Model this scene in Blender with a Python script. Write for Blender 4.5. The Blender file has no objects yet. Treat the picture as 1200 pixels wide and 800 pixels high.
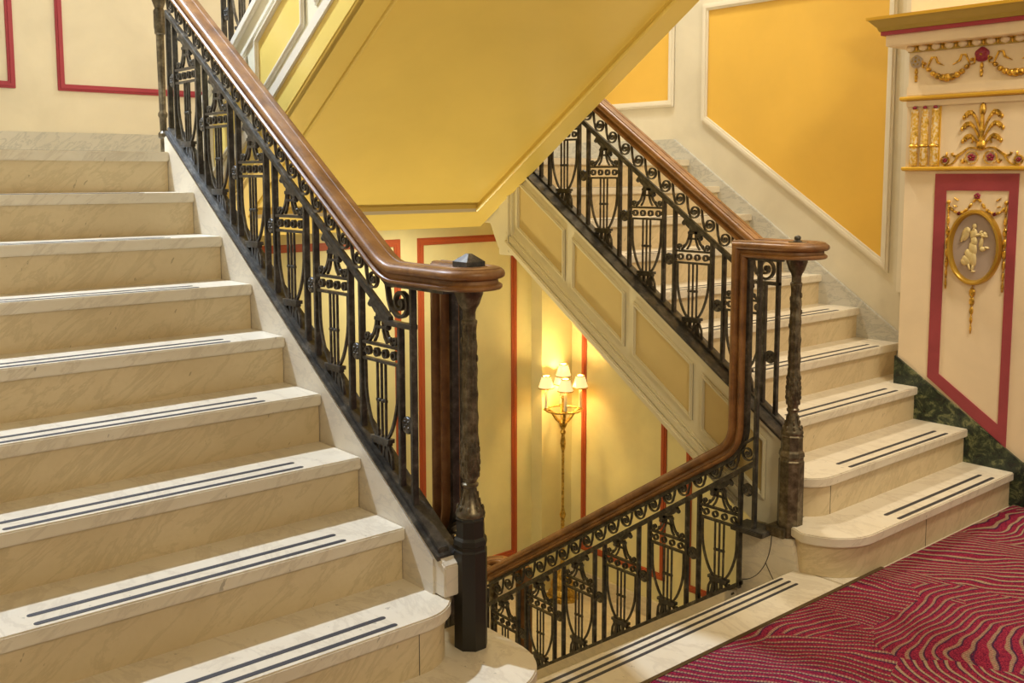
import bpy, math, random
from math import sin, cos, pi, radians, sqrt, atan2
from mathutils import Vector, Matrix, Quaternion
random.seed(7)
scn = bpy.context.scene
COL = scn.collection

# ------------------------------------------------------------------ geometry constants (metres)
RIS = 0.16; RUN = 0.2351; Y1 = 1.90; S = RIS / RUN
XL = 1.6227; XR = 4.902; XP = 4.65; YF = 5.518
ZL = 1.60; YT = 4.016            # upper half landing
ZB = -1.62                       # lower half landing
YE = 2.125                       # landing edge of the middle flight
XLOW = 5.23
def nup(y): return RIS + S * (y - Y1)
def ndn(y): return -S * (y - 2.11)
def nhi(y): return ZL - S * (y - 4.22)

# ------------------------------------------------------------------ materials
def mat(name, col, rough=0.5, metal=0.0, spec=0.5, **k):
    m = bpy.data.materials.new(name); m.use_nodes = True
    b = m.node_tree.nodes['Principled BSDF']
    b.inputs['Base Color'].default_value = (*col, 1)
    b.inputs['Roughness'].default_value = rough
    b.inputs['Metallic'].default_value = metal
    b.inputs['Specular IOR Level'].default_value = spec
    for kk, v in k.items(): b.inputs[kk].default_value = v
    return m
def nodes(m):
    nt = m.node_tree; return nt, nt.nodes, nt.links, nt.nodes['Principled BSDF']
def tex(m, kind='Object'):
    nt, N, L, b = nodes(m); t = N.new('ShaderNodeTexCoord'); return t.outputs[kind]
def mapping(m, src, scale=(1, 1, 1), rot=(0, 0, 0)):
    nt, N, L, b = nodes(m); mp = N.new('ShaderNodeMapping')
    mp.inputs['Scale'].default_value = scale; mp.inputs['Rotation'].default_value = rot
    L.new(src, mp.inputs['Vector']); return mp.outputs[0]
def noise(m, src, scale, detail=6, rough=.6, dist=0.0):
    nt, N, L, b = nodes(m); n = N.new('ShaderNodeTexNoise')
    n.inputs['Scale'].default_value = scale; n.inputs['Detail'].default_value = detail
    n.inputs['Roughness'].default_value = rough; n.inputs['Distortion'].default_value = dist
    L.new(src, n.inputs['Vector']); return n.outputs['Fac']
def ramp(m, src, stops, interp='LINEAR'):
    nt, N, L, b = nodes(m); r = N.new('ShaderNodeValToRGB'); r.color_ramp.interpolation = interp
    el = r.color_ramp.elements
    while len(el) < len(stops): el.new(0.5)
    for e, (p, c) in zip(el, stops):
        e.position = p; e.color = (*c, 1) if len(c) == 3 else c
    L.new(src, r.inputs[0]); return r.outputs[0]
def mixc(m, fac, a, b_, mode='MIX'):
    nt, N, L, b = nodes(m); x = N.new('ShaderNodeMix'); x.data_type = 'RGBA'; x.blend_type = mode
    for s_, i in ((fac, 0), (a, 6), (b_, 7)):
        if hasattr(s_, 'links'): L.new(s_, x.inputs[i])
        elif i == 0: x.inputs[0].default_value = s_
        else: x.inputs[i].default_value = (*s_, 1)
    return x.outputs[2]
def mth(m, op, a, b_=0.0, c=None):
    nt, N, L, b = nodes(m); x = N.new('ShaderNodeMath'); x.operation = op
    for i, s_ in enumerate((a, b_) if c is None else (a, b_, c)):
        if hasattr(s_, 'links'): L.new(s_, x.inputs[i])
        else: x.inputs[i].default_value = s_
    return x.outputs[0]
def bump(m, src, strength=.2, dist=.005):
    nt, N, L, b = nodes(m); x = N.new('ShaderNodeBump')
    x.inputs['Strength'].default_value = strength; x.inputs['Distance'].default_value = dist
    L.new(src, x.inputs['Height']); L.new(x.outputs[0], b.inputs['Normal'])
def setcol(m, out): nt, N, L, b = nodes(m); L.new(out, b.inputs['Base Color'])
def setrough(m, out): nt, N, L, b = nodes(m); L.new(out, b.inputs['Roughness'])

def marble(name, base, vein, dirt, rough=.32, vs=3.0, vw=.5, specks=True):
    m = mat(name, base, rough)
    c = tex(m); mp = mapping(m, mapping(m, c, (1, 1, 1), (.0, radians(38), .0)), (1.0, 1.0, 3.4))
    n1 = noise(m, mp, vs, 9, .66, .55)
    veins = ramp(m, n1, [(.455, (0, 0, 0)), (.49, (1, 1, 1)), (.50, (1, 1, 1)), (.535, (0, 0, 0))])
    n2 = noise(m, c, 1.7, 6, .6)
    cloud = mixc(m, ramp(m, n2, [(.35, (0, 0, 0)), (.7, (1, 1, 1))]), base, dirt)
    v = mixc(m, mth(m, 'MULTIPLY', veins, vw), cloud, vein)
    fine = noise(m, c, 60, 3, .6)
    v = mixc(m, mth(m, 'MULTIPLY', ramp(m, fine, [(.45, (0, 0, 0)), (.75, (1, 1, 1))]), .25), v, dirt)
    if specks:
        sp = noise(m, mapping(m, mapping(m, c, (1, 1, 1), (0, radians(-25), 0)), (20, 14, 7)), 2.4, 3, .6)
        s_ = ramp(m, sp, [(.70, (0, 0, 0)), (.72, (1, 1, 1))])
        v = mixc(m, mth(m, 'MULTIPLY', s_, .55), v, tuple(x * .35 for x in dirt))
    setcol(m, v)
    setrough(m, ramp(m, n2, [(.3, (rough - .06,) * 3), (.7, (rough + .12,) * 3)]))
    return m

M = {}
M['marble_tread'] = marble('marble tread', (.77, .70, .56), (.56, .48, .36), (.68, .59, .43), .34)
M['marble_riser'] = marble('marble riser', (.70, .565, .345), (.44, .34, .18), (.56, .43, .24), .38, 3.2, .38)  # same stone as the treads; warm shaded tone of the fronts put into colour
M['marble_curb'] = marble('marble curb', (.80, .73, .60), (.55, .50, .42), (.68, .60, .46), .36, 4.5, .4, False)
M['marble_grey'] = marble('marble grey', (.62, .60, .53), (.34, .35, .33), (.52, .50, .43), .36, 7.0, .55, False)
M['inlay'] = mat('dark inlay', (.035, .033, .035), .6)

m = M['green'] = mat('green marble', (.02, .04, .03), .22)
c = tex(m); n1 = noise(m, c, 16, 10, .78, .7)
v = ramp(m, n1, [(.40, (.006, .013, .011)), (.50, (.02, .035, .022)), (.56, (.09, .11, .05)), (.60, (.22, .23, .10)), (.64, (.03, .05, .04)), (.8, (.008, .018, .017))])
setcol(m, v)

def paint(name, col, rough=.55, amt=.10, sc=2.5, bmp=.12):
    m = mat(name, col, rough)
    c = tex(m); n1 = noise(m, c, sc, 5, .55, .3)
    setcol(m, mixc(m, ramp(m, n1, [(.3, (0, 0, 0)), (.75, (1, 1, 1))]), tuple(x * (1 + amt) for x in col), tuple(x * (1 - amt) for x in col)))
    bump(m, noise(m, c, 35, 4, .6), bmp, .003)
    return m
M['cream'] = paint('cream wall paint', (.71, .65, .50))
M['cream_pier'] = paint('cream pier paint', (.83, .68, .47))
M['white'] = paint('off white trim paint', (.80, .74, .60), .45, .05)
M['stringer'] = paint('pale stone trim paint', (.80, .75, .55), .45, .05)
M['lowwall'] = paint('yellow cream lower wall paint', (.74, .68, .375), .5)
M['gold'] = paint('ochre gold wall paint', (.80, .49, .075), .42, .08, 1.6)
M['soffit'] = paint('ochre soffit paint', (.80, .60, .145), .36, .08, 1.4)
M['panel'] = paint('tan ochre panel paint', (.70, .56, .25), .5, .06, 3)
M['red'] = paint('crimson trim paint', (.36, .028, .05), .45)
M['redlow'] = paint('brick red trim paint', (.42, .085, .03), .45)
M['band'] = paint('dusky crimson band paint', (.33, .05, .065), .5, .2, 5)
M['gilt'] = mat('gilding', (.78, .46, .07), .34, .75)
m = M['gilt']; c = tex(m); n1 = noise(m, c, 45, 4, .6)
setcol(m, ramp(m, n1, [(.35, (.22, .12, .02)), (.55, (.80, .48, .07)), (.75, (.95, .68, .20))])); bump(m, n1, .5, .004)
M['giltflat'] = mat('gold ledge paint', (.72, .43, .04), .4, .25)
M['giltmix'] = mat('rubbed gilding', (.8, .6, .2), .4, .3)
m = M['giltmix']; c = tex(m); n1 = noise(m, c, 70, 4, .6)
setcol(m, ramp(m, n1, [(.40, (.85, .72, .50)), (.52, (.80, .50, .07)), (.7, (.45, .26, .03))])); bump(m, n1, .5, .004)
M['bronze_dark'] = mat('dull gold cornice paint', (.42, .29, .055), .4, .2)
M['oldgold'] = mat('old gold frame', (.56, .34, .05), .3, .7)
M['mauve'] = mat('mauve grey medallion ground', (.42, .33, .28), .6)
M['wine'] = mat('wine red flower paint', (.28, .02, .05), .5)
M['figure'] = mat('pale gilt relief', (.72, .58, .28), .45, .3)
M['greyrose'] = mat('grey flower paint', (.42, .35, .29), .6)

m = M['iron'] = mat('dark bronzed iron', (.05, .045, .04), .38, .45)
c = tex(m); n1 = noise(m, c, 25, 5, .65)
setcol(m, ramp(m, n1, [(.32, (.036, .033, .029)), (.55, (.085, .078, .066)), (.78, (.24, .22, .18))])); bump(m, n1, .25, .003)
m = M['iron_black'] = mat('black painted iron', (.030, .027, .020), .42, .3)
m = M['newel_iron'] = mat('bronzed newel iron', (.1, .08, .05), .36, .5)
c = tex(m); n1 = noise(m, c, 30, 5, .65)
setcol(m, ramp(m, n1, [(.3, (.045, .036, .022)), (.5, (.12, .095, .055)), (.75, (.30, .25, .16))])); bump(m, n1, .18, .003)
def wood(name, a, b_, c_):
    m = mat(name, b_, .44); c = tex(m)
    n1 = noise(m, c, 9, 7, .65, .4)
    setcol(m, ramp(m, n1, [(.3, a), (.5, b_), (.72, c_)])); bump(m, n1, .08, .002)
    nodes(m)[3].inputs['Coat Weight'].default_value = .12
    nodes(m)[3].inputs['Coat Roughness'].default_value = .3
    return m
M['wood'] = wood('polished mahogany', (.115, .048, .013), (.25, .112, .032), (.40, .20, .065))
M['brass'] = mat('antique brass', (.62, .40, .09), .35, .8)
m = M['brass']; c = tex(m); n1 = noise(m, c, 40, 4, .6)
setcol(m, ramp(m, n1, [(.35, (.25, .15, .03)), (.6, (.68, .45, .10)), (.8, (.85, .65, .25))]))
M['candle'] = mat('candle tube', (.80, .76, .62), .5)
m = M['shade'] = mat('lit fabric shade', (.9, .72, .4), .7)
b = nodes(m)[3]; b.inputs['Emission Color'].default_value = (1.0, .76, .36, 1); b.inputs['Emission Strength'].default_value = .85
M['strip'] = mat('brown metal carpet edging', (.12, .075, .03), .4, .6)

# carpet: crimson pile with tan wavy lines in drifting patches, navy edge lines, fine stipple
m = M['carpet'] = mat('crimson patterned carpet', (.3, .02, .06), .95, 0, .1)
nt, N, L, bs = nodes(m)
c = tex(m)
vor = N.new('ShaderNodeTexVoronoi'); vor.inputs['Scale'].default_value = 1.55; vor.feature = 'F1'
vd = N.new('ShaderNodeTexNoise'); vd.inputs['Scale'].default_value = 1.3; L.new(c, vd.inputs['Vector'])
va = N.new('ShaderNodeVectorMath'); va.operation = 'MULTIPLY_ADD'; L.new(vd.outputs['Color'], va.inputs[0])
va.inputs[1].default_value = (.9, .9, 0); L.new(c, va.inputs[2]); L.new(va.outputs[0], vor.inputs['Vector'])
sepc = N.new('ShaderNodeSeparateColor'); L.new(vor.outputs['Color'], sepc.inputs[0])
ang = mth(m, 'MULTIPLY_ADD', sepc.outputs[0], 1.9, -.2)
sx = N.new('ShaderNodeSeparateXYZ'); L.new(c, sx.inputs[0])
pa = mth(m, 'ADD', mth(m, 'MULTIPLY', sx.outputs[0], mth(m, 'COSINE', ang)), mth(m, 'MULTIPLY', sx.outputs[1], mth(m, 'SINE', ang)))
nz = noise(m, c, 2.3, 1.5, .4)
nz2 = noise(m, c, 6.5, 1, .4)
ph = mth(m, 'ADD', mth(m, 'MULTIPLY', pa, 205.0), mth(m, 'ADD', mth(m, 'MULTIPLY', nz, 68.0), mth(m, 'MULTIPLY', nz2, 9.0)))
w1 = mth(m, 'SINE', ph); w2 = mth(m, 'SINE', mth(m, 'ADD', ph, 1.05))
lineA = ramp(m, mth(m, 'MULTIPLY_ADD', w1, .5, .5), [(.74, (0, 0, 0)), (.86, (1, 1, 1))])
lineB = ramp(m, mth(m, 'MULTIPLY_ADD', w2, .5, .5), [(.80, (0, 0, 0)), (.90, (1, 1, 1))])
st = noise(m, c, 260, 2, .6)
basec = ramp(m, st, [(.35, (.07, .007, .024)), (.5, (.225, .014, .044)), (.68, (.39, .035, .062))])
dots = ramp(m, noise(m, c, 190, 1, .5), [(.40, (0, 0, 0)), (.5, (1, 1, 1))])
c1 = mixc(m, mth(m, 'MULTIPLY', lineB, mth(m, 'MULTIPLY_ADD', dots, .5, .4)), basec, (.02, .015, .045))
pq = mth(m, 'SUBTRACT', mth(m, 'MULTIPLY', sx.outputs[1], mth(m, 'COSINE', ang)), mth(m, 'MULTIPLY', sx.outputs[0], mth(m, 'SINE', ang)))
dash = ramp(m, mth(m, 'MULTIPLY_ADD', mth(m, 'SINE', mth(m, 'MULTIPLY', pq, 620.0)), .5, .5), [(.30, (0, 0, 0)), (.5, (1, 1, 1))])
dsel = ramp(m, sepc.outputs[1], [(.55, (0, 0, 0)), (.65, (1, 1, 1))])
dash = mth(m, 'MAXIMUM', mth(m, 'MULTIPLY_ADD', dash, .65, .35), mth(m, 'SUBTRACT', 1.0, dsel))
c2 = mixc(m, mth(m, 'MULTIPLY', mth(m, 'MULTIPLY', lineA, dash), mth(m, 'MULTIPLY_ADD', dots, .5, .45)), c1, (.36, .27, .165))
setcol(m, c2); bump(m, st, .6, .006)

# ------------------------------------------------------------------ object helpers
WORLD = {}
def link(o, parent=None):
    COL.objects.link(o)
    if parent is not None:
        o.parent = parent; o.matrix_parent_inverse = Matrix.Translation(-WORLD[parent.name])
    return o
def tag(o, label=None, cat=None, group=None, kind=None):
    if label: o['label'] = label
    if cat: o['category'] = cat
    if group: o['group'] = group
    if kind: o['kind'] = kind
    return o
def thing(name, loc, label, cat, group=None):
    o = bpy.data.objects.new(name, None); o.empty_display_size = .05; COL.objects.link(o)
    o.location = loc; WORLD[o.name] = Vector(loc); return tag(o, label, cat, group)

class MB:
    def __init__(s): s.v = []; s.f = []
    def add(s, vs, fs):
        n = len(s.v); s.v += [tuple(v) for v in vs]; s.f += [tuple(i + n for i in f) for f in fs]; return s
    def box(s, x0, x1, y0, y1, z0, z1):
        v = [(x, y, z) for x in (x0, x1) for y in (y0, y1) for z in (z0, z1)]
        return s.add(v, [(0, 1, 3, 2), (4, 6, 7, 5), (0, 4, 5, 1), (2, 3, 7, 6), (0, 2, 6, 4), (1, 5, 7, 3)])
    def prism(s, poly, axis, a, b):
        """poly: 2D points; axis 'X': (y,z), 'Y': (x,z), 'Z': (x,y)"""
        def p(q, t): return (t, q[0], q[1]) if axis == 'X' else (q[0], t, q[1]) if axis == 'Y' else (q[0], q[1], t)
        n = len(poly); vs = [p(q, a) for q in poly] + [p(q, b) for q in poly]
        fs = [tuple(range(n))[::-1], tuple(range(n, 2 * n))] + [(i, (i + 1) % n, n + (i + 1) % n, n + i) for i in range(n)]
        return s.add(vs, fs)
    def ring(s, outer, inner, axis, a, b):
        """frame between two polygons with equal vertex count"""
        def p(q, t): return (t, q[0], q[1]) if axis == 'X' else (q[0], t, q[1]) if axis == 'Y' else (q[0], q[1], t)
        n = len(outer); vs = [p(q, t) for t in (a, b) for pl in (outer, inner) for q in pl]; fs = []
        for i in range(n):
            j = (i + 1) % n
            fs += [(i, j, n + j, n + i), (2 * n + i, 3 * n + i, 3 * n + j, 2 * n + j), (i, 2 * n + i, 2 * n + j, j), (n + i, n + j, 3 * n + j, 3 * n + i)]
        return s.add(vs, fs)
    def sweep(s, prof, path, side, up, closed=False):
        path = [Vector(p) for p in path]; side = Vector(side); up = Vector(up); n = len(prof)
        segs = [(path[i + 1] - path[i]).normalized() for i in range(len(path) - 1)]
        rings = []
        for i, P in enumerate(path):
            d0 = segs[max(i - 1, 0)]; d1 = segs[min(i, len(segs) - 1)]
            nn = (d0 + d1); nn = nn.normalized() if nn.length > 1e-4 else d0
            r = []
            for a, b in prof:
                o = side * a + up * b; den = d0.dot(nn)
                r.append(P + o - d0 * (o.dot(nn) / den))
            rings.append(r)
            if i < len(path) - 1 and i > 0:
                q = d0.rotation_difference(d1); side = q @ side; up = q @ up
        vs = [v for r in rings for v in r]; fs = []
        for k in range(len(rings) - 1):
            for j in range(n):
                a, b = k * n + j, k * n + (j + 1) % n; fs.append((a, b, b + n, a + n))
        fs += [tuple(range(n))[::-1], tuple(range((len(rings) - 1) * n, len(rings) * n))]
        return s.add(vs, fs)
    def ribbon(s, pts, w, t, x=0.0):
        """flat bar following 2D (y,z) points; w in plane, t along X"""
        n = len(pts); vs = []; fs = []
        for i, (y, z) in enumerate(pts):
            a = pts[max(i - 1, 0)]; b = pts[min(i + 1, n - 1)]
            dy, dz = b[0] - a[0], b[1] - a[1]; l = sqrt(dy * dy + dz * dz) or 1
            ny, nz = -dz / l, dy / l; ww = (w[i] if isinstance(w, (list, tuple)) else w) / 2
            for sx, sn in ((-1, -1), (-1, 1), (1, 1), (1, -1)):
                vs.append((x + sx * t / 2, y + ny * ww * sn, z + nz * ww * sn))
        for i in range(n - 1):
            for j in range(4):
                a, b = 4 * i + j, 4 * i + (j + 1) % 4; fs.append((a, b, b + 4, a + 4))
        fs += [(3, 2, 1, 0), tuple(range(4 * n - 4, 4 * n))]
        return s.add(vs, fs)
    def tube(s, pts, r, seg=8):
        pts = [Vector(p) for p in pts]; n = len(pts); vs = []; fs = []
        d = (pts[1] - pts[0]).normalized(); a = d.orthogonal().normalized(); b = d.cross(a)
        for i, P in enumerate(pts):
            nd = (pts[min(i + 1, n - 1)] - pts[max(i - 1, 0)]).normalized()
            q = d.rotation_difference(nd); a = q @ a; b = q @ b; d = nd
            rr = r[i] if isinstance(r, (list, tuple)) else r
            for k in range(seg):
                t = 2 * pi * k / seg; vs.append(P + a * cos(t) * rr + b * sin(t) * rr)
        for i in range(n - 1):
            for k in range(seg):
                p, q = i * seg + k, i * seg + (k + 1) % seg; fs.append((p, q, q + seg, p + seg))
        fs += [tuple(range(seg))[::-1], tuple(range((n - 1) * seg, n * seg))]
        return s.add(vs, fs)
    def lathe(s, prof, c=(0, 0, 0), seg=24, rot=0.0, lobes=0, amp=0.0):
        n = len(prof); vs = []; fs = []
        for r, z in prof:
            for k in range(seg):
                t = 2 * pi * k / seg + rot; rr = r * (1 + amp * cos(lobes * t)) if lobes else r
                vs.append((c[0] + rr * cos(t), c[1] + rr * sin(t), c[2] + z))
        for i in range(n - 1):
            for k in range(seg):
                p, q = i * seg + k, i * seg + (k + 1) % seg; fs.append((p, q, q + seg, p + seg))
        fs += [tuple(range(seg))[::-1], tuple(range((n - 1) * seg, n * seg))]
        return s.add(vs, fs)
    def blob(s, c, r, rx=0.0, u=10, w=6):
        """ellipsoid, radii r=(x,y,z), turned by rx about X"""
        vs = []; fs = []
        R = Matrix.Rotation(rx, 3, 'X'); C = Vector(c)
        for i in range(w + 1):
            ph = pi * i / w
            for k in range(u):
                t = 2 * pi * k / u
                vs.append(C + R @ Vector((r[0] * sin(ph) * cos(t), r[1] * sin(ph) * sin(t), r[2] * cos(ph))))
        for i in range(w):
            for k in range(u):
                p, q = i * u + k, i * u + (k + 1) % u; fs.append((p, q, q + u, p + u))
        return s.add(vs, fs)
    def mesh(s, name, material, smooth=True, bevel=0):
        me = bpy.data.meshes.new(name); me.from_pydata(s.v, [], s.f); me.materials.append(material)
        import bmesh
        bm = bmesh.new(); bm.from_mesh(me)
        bmesh.ops.remove_doubles(bm, verts=bm.verts, dist=1e-6)
        bmesh.ops.recalc_face_normals(bm, faces=bm.faces)
        if bevel:
            ed = [e for e in bm.edges if len(e.link_faces) == 2 and e.calc_face_angle(0) > radians(35)]
            bmesh.ops.bevel(bm, geom=ed, offset=bevel, segments=2, affect='EDGES', clamp_overlap=True)
        if smooth:
            for f in bm.faces: f.smooth = True
            for e in bm.edges:
                if len(e.link_faces) == 2 and e.calc_face_angle(0) > radians(38): e.smooth = False
        bm.to_mesh(me); bm.free(); return me
    def build(s, name, material, parent=None, smooth=True, bevel=0, loc=(0, 0, 0), **tg):
        o = bpy.data.objects.new(name, s.mesh(name, material, smooth, bevel)); link(o, parent)
        o.location = loc; WORLD[o.name] = Vector(loc); return tag(o, **tg)
def inst(me, name, parent, loc, **tg):
    o = bpy.data.objects.new(name, me); link(o, parent); o.location = loc; WORLD[o.name] = Vector(loc); return tag(o, **tg)
def struct(o): o['kind'] = 'structure'; return o

# ------------------------------------------------------------------ camera
def make_camera():
    yaw, pitch, roll, f, cx, cy, h = 0.7094440, 0.1046593, -0.0013801, 1180.633, 600.056, 330.747, 1.4998
    F = Vector((sin(yaw) * cos(pitch), cos(yaw) * cos(pitch), -sin(pitch)))
    R = Vector((cos(yaw), -sin(yaw), 0)); U = R.cross(F)
    R2 = R * cos(roll) + U * sin(roll); U2 = -R * sin(roll) + U * cos(roll)
    cam = bpy.data.cameras.new('camera'); o = bpy.data.objects.new('camera', cam); COL.objects.link(o)
    mw = Matrix(((R2.x, U2.x, -F.x, 0), (R2.y, U2.y, -F.y, 0), (R2.z, U2.z, -F.z, h), (0, 0, 0, 1)))
    o.matrix_world = mw
    cam.sensor_fit = 'HORIZONTAL'; cam.sensor_width = 36; cam.lens = f / 1200 * 36
    cam.shift_x = (600 - cx) / 1200; cam.shift_y = (cy - 400) / 1200; cam.clip_start = .02
    scn.camera = o
make_camera()

# ------------------------------------------------------------------ setting: walls, floors
def arc(cx, cy, r, a0, a1, n, ry=None):
    ry = ry or r
    return [(cx + r * cos(radians(a0 + (a1 - a0) * i / n)), cy + ry * sin(radians(a0 + (a1 - a0) * i / n))) for i in range(n + 1)]

# landing floor: marble border along the stair edge, slab beneath
fl = struct(MB().box(-2.2, XP + .35, -2.6, 1.905, -.34, -.004).build('floor', M['cream'], smooth=False))
fl['label'] = 'landing floor slab under the carpet'
b_ = MB().box(-.2, 3.262, 1.905, YE, -.045, 0)
b_.box(3.262, XP + .3, 1.905, 2.3, -.045, -.001)
e = struct(b_.build('trim_1', M['marble_tread'], smooth=True, bevel=.006)); e['label'] = 'marble border between carpet and descending flight'
MB().box(-.2, XP + .35, 1.905, YE - .02, -.34, -.045).build('border_base', M['marble_riser'], e)
for yy in (2.038, 2.069, 2.103):
    MB().prism([(1.9, yy - .006)] + arc(3.135, yy, .006, -90, 90, 4) + [(1.9, yy + .006)], 'Z', -.001, .0012).build('inlay_strip', M['inlay'], e, smooth=False)
carp = MB().box(-2.0, XP + .01, -2.6, 1.896, -.004, .010).build('carpet', M['carpet'], smooth=False,
    label='crimson carpet with wavy tan lines covering the landing floor', cat='carpet')
MB().box(-.2, 3.5, 1.893, 1.908, -.004, .012).build('edge_strip', M['strip'], carp, smooth=False, label='brown metal edging strip')

# far wall
def frame_x(x0, x1, z0, z1, w, t, y, mat_, parent):     # rectangular bead on a wall facing -Y
    o = [(x0, z0), (x1, z0), (x1, z1), (x0, z1)]; i = [(x0 + w, z0 + w), (x1 - w, z0 + w), (x1 - w, z1 - w), (x0 + w, z1 - w)]
    mb = MB().ring(o, i, 'Y', y - t, y + .002)
    w2 = w * .3
    mb.ring([(x0 + w2, z0 + w2), (x1 - w2, z0 + w2), (x1 - w2, z1 - w2), (x0 + w2, z1 - w2)],
            [(x0 + w - w2, z0 + w - w2), (x1 - w + w2, z0 + w - w2), (x1 - w + w2, z1 - w + w2), (x0 + w - w2, z1 - w + w2)], 'Y', y - t - .006, y - t + .002)
    return mb.build('panel_moulding', mat_, parent, smooth=True, bevel=.002)
def inset(poly, w):
    n = len(poly); out = []
    for i in range(n):
        a, b, c = Vector(poly[i - 1]), Vector(poly[i]), Vector(poly[(i + 1) % n])
        d0 = (b - a).normalized(); d1 = (c - b).normalized()
        n0 = Vector((-d0.y, d0.x)); n1 = Vector((-d1.y, d1.x)); bis = (n0 + n1).normalized()
        out.append(tuple(b + bis * (w / bis.dot(n0))))
    return out
def frame_poly(poly, w, t, x, mat_, parent, name='panel_moulding', dirx=-1):   # CCW polygon in (y,z), wall facing -X
    a = sum(poly[i - 1][0] * poly[i][1] - poly[i][0] * poly[i - 1][1] for i in range(len(poly)))
    if a < 0: poly = poly[::-1]
    mb = MB().ring(poly, inset(poly, w), 'X', x + dirx * t, x - dirx * .002)
    mb.ring(inset(poly, w * .28), inset(poly, w * .72), 'X', x + dirx * (t + .006), x + dirx * (t - .002))
    return mb.build(name, mat_, parent, bevel=.0015)

wf = struct(MB().box(.2, XLOW + .2, YF, YF + .2, ZL - .2, 5.3).build('wall_far', M['cream'], smooth=False)); wf['label'] = 'cream end wall above the upper half landing'
frame_x(1.656, 2.95, 1.943, 3.9, .034, .010, YF, M['red'], wf)
frame_x(.62, 1.453, 1.943, 3.9, .034, .010, YF, M['red'], wf)
frame_x(3.15, 4.7, 1.943, 3.9, .034, .010, YF, M['red'], wf)
bb = struct(MB().box(.4, XR, YF - .022, YF, ZL, 1.729).build('baseboard_far', M['marble_grey'], bevel=.003))
wfl = struct(MB().box(.2, XLOW + .2, YF, YF + .2, -3.3, ZL - .2).build('wall_far_lower', M['lowwall'], smooth=False)); wfl['label'] = 'yellow cream end wall of the lower half landing'
frame_x(2.45, 3.76, -1.315, 1.09, .048, .012, YF, M['redlow'], wfl)
frame_x(3.90, 4.775, -1.315, 1.09, .048, .012, YF, M['redlow'], wfl)
frame_x(1.0, 2.31, -1.315, 1.09, .048, .012, YF, M['redlow'], wfl)
struct(MB().box(.4, 4.92, YF - .02, YF, ZB, -1.47).build('baseboard_far_lower', M['marble_tread'], bevel=.003))
# lower right wall with the projecting nib at the corner
wrl = struct(MB().box(XLOW, XLOW + .2, 1.0, YF, -3.3, 1.3).build('wall_right_lower', M['lowwall'], smooth=False)); wrl['label'] = 'yellow cream side wall behind the lamp'
MB().box(4.925, XLOW + .01, 5.40, YF + .002, -3.3, 1.3).build('corner_pier', M['lowwall'], wrl, smooth=False)
frame_poly([(4.455, -1.315), (5.285, -1.315), (5.285, 1.09), (4.455, 1.09)], .045, .012, XLOW, M['redlow'], wrl)
frame_poly([(3.2, -1.315), (4.275, -1.315), (4.275, 1.09), (3.2, 1.09)], .045, .012, XLOW, M['redlow'], wrl)
struct(MB().box(XLOW - .02, XLOW, 1.0, 5.40, ZB, -1.485).build('baseboard_right_lower', M['marble_tread'], bevel=.003))
fll = struct(MB().box(.3, XLOW, 4.03, YF, ZB - .3, ZB).build('floor_lower', M['marble_tread'], smooth=False)); fll['label'] = 'marble floor of the lower half landing'
struct(MB().box(-2.2, XLOW + .2, -2.6, YF, -3.4, -3.3).build('floor_bottom', M['marble_riser'], smooth=False))
# left wall and slab of upper half landing
wl = struct(MB().box(.2, .4, 1.9, YF, -3.3, 5.3).build('wall_left', M['cream'], smooth=False))
ul = struct(MB().box(.4, XR + .02, 4.10, YF, 1.262, ZL - .03).build('floor_upper', M['soffit'], smooth=False)); ul['label'] = 'slab of the upper half landing'
MB().box(.4, XR, YT + .03, YF - .022, ZL - .035, ZL - .001).build('paving', M['marble_tread'], ul, smooth=False)

# right wall (gold panels)
wr = struct(MB().prism([(1.0, -.3), (2.0, -.3), (YT + .1, 1.27), (YF, 1.27), (YF, 5.3), (1.0, 5.3)], 'X', XR, XR + .3).build('wall_right', M['cream'], smooth=False))
wr['label'] = 'cream side wall with ochre gold panels'
P1 = [(4.16, 1.93), (5.30, 1.93), (5.30, 3.3), (4.16, 3.3)]
P2 = [(2.693, .995), (3.94, 1.835), (3.94, 2.525), (3.55, 2.525), (2.693, 2.525)]
for P in (P1, P2):
    MB().prism(P, 'X', XR - .002, XR + .001).build('gold_field', M['gold'], wr, smooth=False, label='ochre gold painted field')
    frame_poly(P, .042, .012, XR, M['white'], wr)
# pilaster strip by the pier
MB().box(XR - .018, XR + .001, 2.53, 2.64, .9, 5.3).build('pilaster_strip', M['white'], wr, bevel=.003)
sk = [(2.50, nup(2.5) - .3), (YT, nup(YT) - .3), (YF, nup(YT) - .3), (YF, 1.729), (YT + .128, 1.729), (2.50, nup(2.50) + .042)]
s_ = struct(MB().prism(sk, 'X', XR - .016, XR + .002).build('baseboard_right', M['marble_grey'], bevel=.003)); s_['label'] = 'grey marble skirting climbing the wall'
# ceiling far above + landing ceiling
ce = struct(MB().box(-2.2, XLOW + .2, -2.6, YF + .2, 5.3, 5.4).build('ceiling', M['cream'], smooth=False))
struct(MB().box(-2.2, -2.0, -2.6, 1.9, -.3, 3.2).build('wall_left_front', M['cream'], smooth=False))
struct(MB().box(1.80, 3.22, -2.6, 1.82, 2.86, 3.2).build('ceiling_landing', M['cream'], smooth=False))

# ------------------------------------------------------------------ pier with decoration
XF = XP                                       # face of the pier
wp = struct(MB().box(XF, XR + .02, .6, 2.488, -.3, 5.3).build('wall_pier', M['cream_pier'], smooth=False)); wp['label'] = 'cream pier with gilt plaster decoration'
# crimson band frame
ob = [(1.948, .262), (2.332, .535), (2.332, 1.510), (1.948, 1.510)]
ib = [(1.988, .362), (2.277, .558), (2.277, 1.432), (1.988, 1.432)]
bd = MB().ring(ob, ib, 'X', XF - .006, XF + .002).build('crimson_band', M['band'], wp, smooth=False)
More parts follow.
